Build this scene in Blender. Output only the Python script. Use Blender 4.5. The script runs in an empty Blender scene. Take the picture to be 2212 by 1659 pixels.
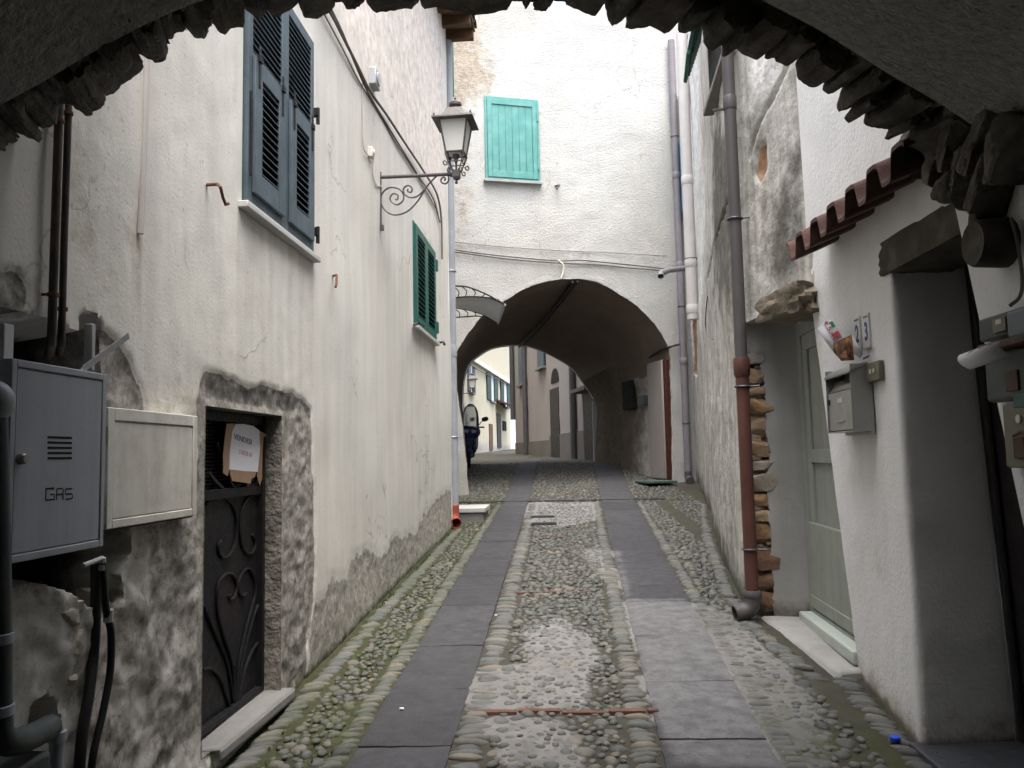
import bpy, bmesh, math, random
import numpy as np
from mathutils import Vector, Matrix
rad = math.radians
random.seed(7); RNG = np.random.default_rng(7)
SC = bpy.context.scene
COL = SC.collection
# ------------------------------------------------------------------ camera
FPX = 1750.0                       # focal length in units of a 2212 px wide picture
def _n(v): v = np.array(v, float); return v / np.linalg.norm(v)
_Z = _n((-406, 19829, -FPX)); _Y = _n((89, -152.6, -FPX)); _Y = _n(_Y - _Z * (_Y @ _Z)); _X = np.cross(_Y, _Z)
RC = np.array([_X, _Y, _Z]); CAM = np.array([0, 0, 1.62])
cd = bpy.data.cameras.new('camera'); co = bpy.data.objects.new('camera', cd); COL.objects.link(co)
cd.sensor_width = 36; cd.lens = FPX / 2212 * 36; cd.clip_start = 0.05; cd.clip_end = 500
m4 = Matrix.Identity(4)
for i in range(3):
    for j in range(3): m4[i][j] = RC[i][j]
    m4[i][3] = CAM[i]
co.matrix_world = m4
SC.camera = co
# ------------------------------------------------------------------ light
SUN_EL, SUN_AZ = 74, 165           # overcast: soft high sun, a little behind the camera
w = bpy.data.worlds.new('World'); SC.world = w; w.use_nodes = True
nt = w.node_tree; nt.nodes.clear()
sky = nt.nodes.new('ShaderNodeTexSky'); sky.sky_type = 'NISHITA'; sky.sun_disc = False
sky.sun_elevation = rad(SUN_EL); sky.sun_rotation = rad(SUN_AZ); sky.dust_density = 6; sky.air_density = 1.0; sky.altitude = 50
hs = nt.nodes.new('ShaderNodeHueSaturation'); hs.inputs['Saturation'].default_value = 0.55
bg = nt.nodes.new('ShaderNodeBackground'); bg.inputs['Strength'].default_value = 0.15
wo = nt.nodes.new('ShaderNodeOutputWorld')
nt.links.new(sky.outputs[0], hs.inputs['Color']); nt.links.new(hs.outputs[0], bg.inputs['Color']); nt.links.new(bg.outputs[0], wo.inputs[0])
sd = bpy.data.lights.new('sun', 'SUN'); so = bpy.data.objects.new('sun', sd); COL.objects.link(so)
sd.energy = 0.8; sd.angle = rad(60); sd.color = (1.0, 0.99, 0.98)
_az = rad(SUN_AZ); _el = rad(SUN_EL)
_sdir = Vector((math.sin(_az) * math.cos(_el), math.cos(_az) * math.cos(_el), math.sin(_el)))
so.rotation_euler = _sdir.to_track_quat('Z', 'Y').to_euler(); so.location = (0, 0, 30)
SC.view_settings.view_transform = 'Standard'; SC.view_settings.look = 'None'
SC.view_settings.exposure = 2.2; SC.view_settings.gamma = 1.0; SC.view_settings.use_curve_mapping = False
SC.render.engine = 'CYCLES'
try:
    SC.cycles.max_bounces = 8; SC.cycles.diffuse_bounces = 6; SC.cycles.use_denoising = True
except Exception: pass
# ------------------------------------------------------------------ picture <-> place
def ray(px, py): return RC @ np.array([(px - 1106) / FPX, (829.5 - py) / FPX, -1.0])
def gz(y):
    y = np.asarray(y, float)
    a = 0.055 * np.minimum(y, 14.2)
    a = a + 0.095 * np.clip(y - 14.2, 0, 6.8)
    return a + 0.02 * np.maximum(y - 21.0, 0)
def ground(px, py):
    d = ray(px, py); t = 0.5
    lo, hi = 0.3, 200.0
    for t in np.linspace(0.5, 90, 1800):
        P = CAM + d * t
        if P[2] < gz(P[1]): hi = t; break
        lo = t
    for _ in range(30):
        m = (lo + hi) / 2; P = CAM + d * m
        if P[2] < gz(P[1]): hi = m
        else: lo = m
    return CAM + d * hi
class Wall:
    """vertical wall over a plan polyline; s along it, z up, d out towards the street"""
    def __init__(self, pts, side=1):
        self.p = np.array(pts, float); self.side = side
        dv = np.diff(self.p, axis=0); self.L = np.linalg.norm(dv, axis=1); self.u = dv / self.L[:, None]
        self.s = np.concatenate([[0], np.cumsum(self.L)])
        self.n = np.stack([self.u[:, 1], -self.u[:, 0]], 1) * side
    def sz(self, px, py, d=0.0):
        r = ray(px, py); best = None
        for i in range(len(self.u)):
            p0 = self.p[i] + self.n[i] * d
            den = r[0] * self.n[i][0] + r[1] * self.n[i][1]
            if abs(den) < 1e-9: continue
            t = ((p0 - CAM[:2]) @ self.n[i]) / den
            if t <= 0: continue
            q = CAM + r * t; a = (q[:2] - p0) @ self.u[i]
            miss = max(0, -a) + max(0, a - self.L[i])
            if best is None or miss < best[0] - 1e-9: best = (miss, self.s[i] + a, q[2])
        return best[1], best[2]
    def fr(self, A):
        """columns s, d, z -> world"""
        A = np.asarray(A, float); s = A[:, 0]
        i = np.clip(np.searchsorted(self.s, s, side='right') - 1, 0, len(self.u) - 1)
        xy = self.p[i] + self.u[i] * (s - self.s[i])[:, None] + self.n[i] * A[:, 1:2]
        return np.concatenate([xy, A[:, 2:3]], 1)
    def P(self, s, d, z): return self.fr(np.array([[s, d, z]]))[0]
    def y(self, s): return self.fr(np.stack([s, 0 * s, 0 * s], 1))[:, 1]
# ------------------------------------------------------------------ noise
_T = np.random.default_rng(3).random(4096)
def vnoise(P, seed=0):
    P = np.asarray(P, float); i = np.floor(P).astype(np.int64); f = P - i; f = f * f * (3 - 2 * f)
    out = 0
    for dx in (0, 1):
        for dy in (0, 1):
            for dz in (0, 1):
                h = ((i[:, 0] + dx) * 73856093) ^ ((i[:, 1] + dy) * 19349663) ^ ((i[:, 2] + dz) * 83492791) ^ (seed * 2654435)
                wgt = (f[:, 0] if dx else 1 - f[:, 0]) * (f[:, 1] if dy else 1 - f[:, 1]) * (f[:, 2] if dz else 1 - f[:, 2])
                out = out + wgt * _T[(h ^ (h >> 7)) & 4095]
    return out
_RT = np.array(Matrix.Rotation(0.9, 3, (0.4, 0.7, 0.59))); _R0 = np.array(Matrix.Rotation(0.6, 3, (0.7, 0.3, 0.65)))
def fbm(P, scale, octv=4, seed=0):
    P = np.asarray(P, float) @ _R0.T * scale; a, tot, out = 1.0, 0.0, 0
    for k in range(octv):
        out = out + a * vnoise(P * (2 ** k) + k * 17.3, seed + k); tot += a; a *= 0.5; P = P @ _RT.T
    return out / tot
def fb2(a, b, scale, octv=4, seed=0):
    return fbm(np.stack([a, b, np.full_like(a, 0.37)], 1), scale, octv, seed)
def sdf(S, Z, poly):
    """signed distance to a polygon, negative inside"""
    poly = np.array(poly, float); n = len(poly)
    d = np.full(len(S), 1e9); ins = np.zeros(len(S), bool)
    for i in range(n):
        a, b = poly[i], poly[(i + 1) % n]; e = b - a
        wx, wz = S - a[0], Z - a[1]
        t = np.clip((wx * e[0] + wz * e[1]) / max(e @ e, 1e-12), 0, 1)
        d = np.minimum(d, np.hypot(wx - e[0] * t, wz - e[1] * t))
        c = (a[1] > Z) != (b[1] > Z)
        with np.errstate(divide='ignore', invalid='ignore'):
            x = (b[0] - a[0]) * (Z - a[1]) / (b[1] - a[1] if b[1] != a[1] else 1e-12) + a[0]
        ins ^= c & (S < x)
    return np.where(ins, -d, d)
def blob(S, Z, poly, rag=0.05, rs=6, wd=0.03, seed=0):
    e = sdf(S, Z, poly) + (fb2(S, Z, rs, 5, seed) - 0.5) * 2 * rag
    return np.clip(0.5 - e / wd / 2, 0, 1)
def smooth(pts, n=8):
    """Catmull-Rom through points"""
    p = np.array(pts, float); p = np.vstack([2 * p[0] - p[1], p, 2 * p[-1] - p[-2]]); out = []
    for i in range(1, len(p) - 2):
        for t in np.linspace(0, 1, n, endpoint=False):
            a, b, c, d = p[i - 1], p[i], p[i + 1], p[i + 2]
            out.append(0.5 * (2 * b + (c - a) * t + (2 * a - 5 * b + 4 * c - d) * t * t + (3 * b - a - 3 * c + d) * t ** 3))
    out.append(p[-2]); return np.array(out)
def resample(pts, n):
    p = np.array(pts, float); L = np.concatenate([[0], np.cumsum(np.linalg.norm(np.diff(p, axis=0), axis=1))])
    t = np.linspace(0, L[-1], n)
    return np.stack([np.interp(t, L, p[:, k]) for k in range(p.shape[1])], 1)
# ------------------------------------------------------------------ materials
MATS = {}
def mat(name, col, rough=0.75, var=0.12, vs=2.5, bump=0.25, bs=45, metal=0.0, layers=(), streak=0.0, specks=0.0, cracks=0.0,
        spec=0.3, ramp=None, bdist=0.01, trans=0.0, tint=None):
    m = bpy.data.materials.new(name); m.use_nodes = True; t = m.node_tree; N = t.nodes; L = t.links
    b = N['Principled BSDF']; b.inputs['Roughness'].default_value = rough; b.inputs['Metallic'].default_value = metal
    b.inputs['Specular IOR Level'].default_value = spec
    geo = N.new('ShaderNodeNewGeometry'); pos = geo.outputs['Position']
    def noise(sc, det=4, ro=0.55, vec=None):
        n = N.new('ShaderNodeTexNoise'); n.inputs['Scale'].default_value = sc; n.inputs['Detail'].default_value = det; n.inputs['Roughness'].default_value = ro
        L.new(vec or pos, n.inputs['Vector']); return n.outputs['Fac']
    def math_(op, a, c=None, clamp=False):
        n = N.new('ShaderNodeMath'); n.operation = op; n.use_clamp = clamp
        for i, v in enumerate((a, c)):
            if v is None: continue
            if isinstance(v, (int, float)): n.inputs[i].default_value = v
            else: L.new(v, n.inputs[i])
        return n.outputs[0]
    def rng(v, a, c, o0=0.0, o1=1.0, sm=False):
        n = N.new('ShaderNodeMapRange'); n.inputs['From Min'].default_value = a; n.inputs['From Max'].default_value = c
        n.inputs['To Min'].default_value = o0; n.inputs['To Max'].default_value = o1
        if sm: n.interpolation_type = 'SMOOTHSTEP'
        L.new(v, n.inputs['Value']); return n.outputs[0]
    def mix(f, a, c, mode='MIX'):
        n = N.new('ShaderNodeMix'); n.data_type = 'RGBA'; n.blend_type = mode; n.clamp_factor = True
        if isinstance(f, (int, float)): n.inputs[0].default_value = f
        else: L.new(f, n.inputs[0])
        for k, v in ((6, a), (7, c)):
            if isinstance(v, tuple): n.inputs[k].default_value = (*v, 1)
            else: L.new(v, n.inputs[k])
        return n.outputs[2]
    def mulc(c, f):
        n = N.new('ShaderNodeVectorMath'); n.operation = 'SCALE'; L.new(c, n.inputs[0]); L.new(f, n.inputs[3]); return n.outputs[0]
    if ramp:
        at = N.new('ShaderNodeAttribute'); at.attribute_name = 'rnd'
        cr = N.new('ShaderNodeValToRGB'); cr.color_ramp.interpolation = 'LINEAR'
        els = cr.color_ramp.elements
        while len(els) < len(ramp): els.new(0.5)
        for e, (p, c) in zip(els, ramp): e.position = p; e.color = (*c, 1)
        L.new(at.outputs['Fac'], cr.inputs[0]); c = cr.outputs[0]
    else:
        rgb = N.new('ShaderNodeRGB'); rgb.outputs[0].default_value = (*col, 1); c = rgb.outputs[0]
    if tint:                                   # broad patches of another shade of the same coat
        c = mix(rng(noise(tint[1], 5, 0.6), 0.42, 0.68, 0, tint[2], True), c, tint[0])
    c = mulc(c, rng(noise(vs, 6, 0.6), 0.25, 0.75, 1 - var, 1 + var))
    if streak:
        mp = N.new('ShaderNodeMapping'); mp.inputs['Scale'].default_value = (7, 7, 0.55); L.new(pos, mp.inputs['Vector'])
        c = mulc(c, rng(noise(1.0, 5, 0.62, mp.outputs[0]), 0.3, 0.62, 1 - streak, 1.0))
    hgt = noise(bs, 5, 0.6)
    for (an, lc, k, ns, sf) in layers:
        at = N.new('ShaderNodeAttribute'); at.attribute_name = an
        v = math_('ADD', at.outputs['Fac'], math_('MULTIPLY', math_('SUBTRACT', noise(ns, 6, 0.65), 0.5), k))
        f = rng(v, 0.5 - sf, 0.5 + sf, 0, 1, True)
        rgb2 = N.new('ShaderNodeRGB'); rgb2.outputs[0].default_value = (*lc, 1)
        lcol = mulc(rgb2.outputs[0], rng(noise(9, 7, 0.7), 0.3, 0.7, 0.62, 1.38))
        if an in ('cement', 'rubble', 'damp'): lcol = mulc(lcol, rng(noise(34, 6, 0.75), 0.33, 0.60, 0.45, 1.12))
        c = mix(f, c, lcol)
        if an in ('cement', 'rubble', 'damp', 'flake', 'brick'): hgt = math_('ADD', hgt, math_('MULTIPLY', f, math_('MULTIPLY', noise(26, 9, 0.78), 3.2)))
    if specks:
        n = noise(55, 3, 0.5); c = mulc(c, rng(n, 0.30, 0.36, 1 - specks, 1.0))
    if cracks:
        vo = N.new('ShaderNodeTexVoronoi'); vo.feature = 'DISTANCE_TO_EDGE'; vo.inputs['Scale'].default_value = 0.9
        dn = N.new('ShaderNodeTexNoise'); dn.inputs['Scale'].default_value = 3.0; dn.inputs['Detail'].default_value = 6; L.new(pos, dn.inputs['Vector'])
        vm = N.new('ShaderNodeVectorMath'); vm.operation = 'MULTIPLY_ADD'; L.new(dn.outputs['Color'], vm.inputs[0]); vm.inputs[1].default_value = (0.7, 0.7, 0.7); L.new(pos, vm.inputs[2])
        L.new(vm.outputs[0], vo.inputs['Vector'])
        ln = rng(vo.outputs['Distance'], 0.0, 0.012, 1, 0)
        ok = rng(noise(0.9, 3), 0.53, 0.6, 0, 1)
        c = mulc(c, rng(math_('MULTIPLY', ln, ok), 0, 1, 1.0, 1 - cracks))
    L.new(c, b.inputs['Base Color'])
    if bump:
        bn = N.new('ShaderNodeBump'); bn.inputs['Strength'].default_value = bump; bn.inputs['Distance'].default_value = bdist
        L.new(hgt, bn.inputs['Height']); L.new(bn.outputs[0], b.inputs['Normal'])
    L.new(rng(noise(vs * 3, 4), 0.3, 0.7, max(0.02, rough - 0.1), min(1, rough + 0.1)), b.inputs['Roughness'])
    if trans: b.inputs['Transmission Weight'].default_value = trans
    MATS[name] = m; return m
CEM = (0.31, 0.293, 0.262); GRIME = (0.10, 0.095, 0.085); MOSS = (0.040, 0.044, 0.018)
mat('cream_plaster', (0.665, 0.652, 0.605), 0.9, 0.06, 1.1, 0.16, 80, streak=0.14, specks=0.28, cracks=0.4, tint=((0.66, 0.62, 0.54), 0.5, 0.4), bdist=0.012,
    layers=(('grime', (0.40, 0.375, 0.325), 0.5, 5, 0.45), ('pink', (0.68, 0.615, 0.565), 0.35, 1.5, 0.4), ('flake', (0.50, 0.46, 0.38), 1.1, 7, 0.22), ('cement', CEM, 0.35, 14, 0.10), ('rubble', (0.36, 0.34, 0.30), 0.4, 12, 0.12),
            ('mortar', (0.50, 0.48, 0.44), 1.4, 13, 0.12), ('damp', (0.40, 0.38, 0.335), 1.1, 13, 0.10), ('dark', (0.035, 0.032, 0.03), 0.4, 12, 0.15), ('moss', MOSS, 0.9, 12, 0.25)))
mat('facade_stucco', (0.43, 0.43, 0.412), 0.92, 0.08, 2.0, 0.7, 30, streak=0.06, specks=0.25, cracks=0.35, bdist=0.03, tint=((0.40, 0.375, 0.32), 0.45, 0.5),
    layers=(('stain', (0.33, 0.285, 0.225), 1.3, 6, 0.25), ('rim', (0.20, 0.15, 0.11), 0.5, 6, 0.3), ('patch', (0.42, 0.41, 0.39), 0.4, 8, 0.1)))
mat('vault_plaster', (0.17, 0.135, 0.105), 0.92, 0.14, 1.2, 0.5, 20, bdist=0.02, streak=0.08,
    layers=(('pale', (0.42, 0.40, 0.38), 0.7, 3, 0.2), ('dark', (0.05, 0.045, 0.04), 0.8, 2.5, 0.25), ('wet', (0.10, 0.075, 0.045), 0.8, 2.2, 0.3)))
mat('stained_plaster', (0.56, 0.54, 0.49), 0.92, 0.12, 1.5, 0.55, 24, streak=0.48, specks=0.25, cracks=0.5, bdist=0.02, tint=((0.52, 0.51, 0.485), 0.8, 0.6),
    layers=(('pale', (0.66, 0.655, 0.64), 0.6, 2.5, 0.2), ('dark', (0.13, 0.122, 0.105), 1.3, 3, 0.22), ('brick', (0.36, 0.22, 0.13), 0.5, 9, 0.15), ('cement', (0.31, 0.30, 0.285), 0.4, 8, 0.12), ('moss', (0.09, 0.09, 0.06), 0.9, 10, 0.25)))
mat('white_plaster', (0.78, 0.78, 0.775), 0.9, 0.06, 1.6, 0.4, 40, streak=0.05, specks=0.12, bdist=0.012,
    layers=(('damp', (0.46, 0.42, 0.35), 0.9, 5, 0.3), ('dark', (0.16, 0.145, 0.115), 0.8, 9, 0.2)))
mat('reveal_plaster', (0.50, 0.495, 0.48), 0.9, 0.08, 1.6, 0.5, 40, bdist=0.012, streak=0.12)
mat('rough_cement', (0.23, 0.213, 0.185), 0.92, 0.3, 9, 1.0, 26, bdist=0.03, tint=((0.11, 0.10, 0.085), 4, 0.8))
mat('smooth_cement', (0.33, 0.325, 0.31), 0.85, 0.10, 3, 0.3, 30, streak=0.15, layers=(('dark', (0.12, 0.11, 0.095), 0.8, 6, 0.2),))
mat('tunnel_plaster', (0.36, 0.355, 0.335), 0.95, 0.25, 30, 1.0, 40, bdist=0.04, specks=0.4)
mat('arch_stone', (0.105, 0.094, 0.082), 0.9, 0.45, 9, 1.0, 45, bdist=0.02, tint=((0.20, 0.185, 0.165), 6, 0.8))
mat('rubble_stone', (0.46, 0.40, 0.31), 0.9, 0.3, 12, 0.7, 40, ramp=((0.0, (0.15, 0.085, 0.06)), (0.3, (0.30, 0.19, 0.10)), (0.65, (0.28, 0.235, 0.18)), (1.0, (0.27, 0.255, 0.23))), bdist=0.012)
mat('bare_stone', (0.40, 0.37, 0.31), 0.9, 0.2, 8, 0.6, 40, tint=((0.30, 0.26, 0.20), 9, 0.7), bdist=0.01)
mat('slate_lintel', (0.17, 0.14, 0.105), 0.9, 0.35, 7, 0.9, 28, tint=((0.10, 0.10, 0.06), 4, 0.8), bdist=0.015)
mat('slab', (0.044, 0.044, 0.048), 0.8, 0.30, 5, 0.6, 75, layers=(('tone', (0.056, 0.0555, 0.061), 0.5, 4, 0.5), ('cem', (0.120, 0.119, 0.124), 0.9, 5, 0.28),), specks=0.45, bdist=0.006, spec=0.25, tint=((0.050, 0.050, 0.056), 1.1, 0.7))
mat('mortar', (0.048, 0.045, 0.035), 0.95, 0.25, 6, 0.7, 50, layers=(('cem', (0.165, 0.162, 0.158), 0.8, 8, 0.16), ('moss', MOSS, 1.1, 9, 0.22)), bdist=0.01)
mat('pebble', (0.2, 0.2, 0.2), 0.7, 0.22, 14, 0.35, 70, ramp=((0.0, (0.045, 0.049, 0.048)), (0.22, (0.080, 0.082, 0.077)), (0.42, (0.106, 0.104, 0.093)), (0.6, (0.085, 0.093, 0.090)), (0.8, (0.144, 0.135, 0.114)), (0.93, (0.159, 0.133, 0.101)), (1.0, (0.191, 0.186, 0.175))),
    layers=(('cem', (0.13, 0.129, 0.13), 0.9, 16, 0.2), ('moss', (0.075, 0.085, 0.03), 1.0, 14, 0.3)), bdist=0.004, spec=0.35)
mat('brick', (0.115, 0.058, 0.045), 0.9, 0.4, 12, 0.5, 60)
mat('marble', (0.48, 0.48, 0.465), 0.5, 0.08, 5, 0.15, 30)
mat('pale_stone', (0.20, 0.196, 0.185), 0.8, 0.15, 6, 0.4, 40)
mat('slate_tile', (0.05, 0.055, 0.065), 0.35, 0.2, 4, 0.2, 40, spec=0.5)
mat('blue_grey_paint', (0.078, 0.108, 0.128), 0.6, 0.25, 5, 0.12, 50, streak=0.2, spec=0.4)
mat('far_green_paint', (0.022, 0.05, 0.045), 0.6, 0.12, 5, 0.1, 50)
mat('green_paint', (0.018, 0.105, 0.082), 0.5, 0.12, 5, 0.1, 50, spec=0.4)
mat('teal_paint', (0.085, 0.26, 0.235), 0.6, 0.12, 6, 0.1, 50, spec=0.3, streak=0.12, tint=((0.13, 0.30, 0.28), 3, 0.6))
mat('blue_paint', (0.05, 0.16, 0.24), 0.5, 0.1, 5, 0.1, 50)
mat('sage_paint', (0.30, 0.325, 0.285), 0.6, 0.10, 4, 0.15, 40, streak=0.15)
mat('sage_pale', (0.46, 0.51, 0.46), 0.6, 0.08, 6, 0.12, 40)
mat('dark_void', (0.012, 0.012, 0.012), 0.9, 0.1, 3, 0)
mat('black_iron', (0.013, 0.0135, 0.016), 0.5, 0.25, 8, 0.3, 60, spec=0.18, tint=((0.03, 0.022, 0.018), 3, 0.5))
mat('iron_bar', (0.05, 0.05, 0.053), 0.45, 0.2, 8, 0.2, 60, spec=0.5)
mat('lamp_iron', (0.085, 0.078, 0.075), 0.5, 0.15, 9, 0.15, 60, metal=0.2, spec=0.4)
mat('frosted_glass', (0.86, 0.85, 0.80), 0.6, 0.05, 3, 0, trans=0.35)
mat('rust', (0.13, 0.055, 0.03), 0.85, 0.35, 14, 0.5, 70)
mat('rusty_pipe', (0.05, 0.042, 0.038), 0.5, 0.3, 9, 0.25, 60, tint=((0.09, 0.058, 0.042), 7, 0.6))
mat('grey_metal', (0.37, 0.395, 0.435), 0.45, 0.12, 3, 0.06, 80, spec=0.45, streak=0.22, specks=0.08)
mat('zinc', (0.42, 0.43, 0.44), 0.45, 0.12, 6, 0.1, 60, metal=0.5)
mat('steel', (0.33, 0.325, 0.305), 0.4, 0.12, 5, 0.06, 60, metal=0.55)
mat('ivory_paint', (0.70, 0.685, 0.62), 0.55, 0.10, 4, 0.08, 60, specks=0.15, streak=0.22, tint=((0.46, 0.40, 0.31), 11, 0.35), spec=0.4)
mat('grey_pipe', (0.33, 0.345, 0.37), 0.55, 0.14, 4, 0.12, 50, streak=0.15)
mat('lilac_pipe', (0.20, 0.185, 0.20), 0.55, 0.14, 4, 0.1, 50, streak=0.2)
mat('brown_pipe', (0.080, 0.074, 0.075), 0.5, 0.16, 4, 0.1, 50, streak=0.25)
mat('red_pipe', (0.10, 0.042, 0.034), 0.5, 0.2, 5, 0.1, 50, streak=0.2)
mat('cream_pipe', (0.50, 0.48, 0.46), 0.6, 0.08, 4, 0.1, 50, streak=0.1)
mat('orange_plastic', (0.30, 0.075, 0.045), 0.5, 0.1, 6, 0.05, 50)
mat('grey_plastic', (0.16, 0.19, 0.21), 0.5, 0.1, 5, 0.06, 50)
mat('dark_plastic', (0.06, 0.075, 0.075), 0.5, 0.1, 5, 0.06, 50)
mat('black_rubber', (0.015, 0.015, 0.016), 0.55, 0.1, 6, 0.1, 60)
mat('cable_grey', (0.15, 0.14, 0.13), 0.7, 0.2, 10, 0)
mat('cable_pale', (0.50, 0.48, 0.44), 0.7, 0.1, 10, 0)
mat('paper', (0.72, 0.72, 0.76), 0.8, 0.05, 9, 0.2, 25)
mat('paper_grey', (0.50, 0.50, 0.50), 0.8, 0.05, 9, 0.1, 25)
mat('brown_tape', (0.34, 0.22, 0.14), 0.45, 0.15, 9, 0.25, 30)
mat('ink', (0.12, 0.12, 0.19), 0.8, 0.1, 9, 0)
mat('ink_red', (0.55, 0.30, 0.30), 0.8, 0.1, 9, 0)
mat('print_red', (0.55, 0.04, 0.07), 0.6, 0.05, 9, 0)
mat('print_green', (0.02, 0.22, 0.12), 0.6, 0.05, 9, 0)
mat('print_photo', (0.09, 0.03, 0.02), 0.6, 0.6, 22, 0, tint=((0.42, 0.20, 0.05), 18, 1.0))
mat('tile_white', (0.66, 0.66, 0.65), 0.4, 0.05, 9, 0.05, 40)
mat('tile_blue', (0.03, 0.055, 0.22), 0.4, 0.05, 9, 0)
mat('olive_plastic', (0.17, 0.165, 0.115), 0.5, 0.1, 9, 0.05)
mat('clay_tile', (0.085, 0.047, 0.039), 0.8, 0.35, 7, 0.3, 50, tint=((0.12, 0.06, 0.05), 3, 0.6))
mat('brown_board', (0.11, 0.055, 0.038), 0.7, 0.2, 6, 0.3, 40)
mat('old_wood', (0.065, 0.056, 0.045), 0.85, 0.3, 9, 0.8, 30, bdist=0.012, tint=((0.12, 0.105, 0.08), 6, 0.6))
mat('rafter_wood', (0.085, 0.045, 0.022), 0.75, 0.35, 5, 0.4, 30)
mat('brown_wood', (0.10, 0.06, 0.04), 0.7, 0.2, 6, 0.3, 40)
mat('dark_door', (0.025, 0.022, 0.022), 0.55, 0.2, 4, 0.1, 40)
mat('red_door', (0.055, 0.014, 0.011), 0.55, 0.1, 4, 0.1, 40)
mat('pink_plaster', (0.30, 0.265, 0.245), 0.9, 0.06, 1.5, 0.25, 30, streak=0.08)
mat('grey_plinth', (0.135, 0.12, 0.105), 0.9, 0.15, 2, 0.3, 25)
mat('yellow_plaster', (0.52, 0.48, 0.37), 0.9, 0.05, 1.2, 0.2, 25, streak=0.08, layers=(('damp', (0.40, 0.39, 0.36), 0.8, 2, 0.2),))
mat('pale_plaster', (0.62, 0.66, 0.70), 0.9, 0.06, 1.2, 0.2, 25)
mat('polycarbonate', (0.66, 0.67, 0.67), 0.4, 0.08, 5, 0, trans=0.15)
mat('scooter_paint', (0.035, 0.05, 0.11), 0.22, 0.05, 5, 0, spec=0.6)
mat('scooter_silver', (0.28, 0.31, 0.38), 0.3, 0.05, 5, 0, metal=0.5)
mat('clear_screen', (0.5, 0.53, 0.56), 0.05, 0.0, 5, 0, trans=0.92)
mat('lens', (0.45, 0.5, 0.62), 0.1, 0.0, 5, 0, spec=0.7)
mat('blue_cap', (0.01, 0.06, 0.60), 0.4, 0.05, 5, 0)
mat('weed_green', (0.045, 0.085, 0.02), 0.7, 0.2, 9, 0)
mat('door_mat', (0.06, 0.10, 0.075), 0.95, 0.2, 20, 0.6, 120)
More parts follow.
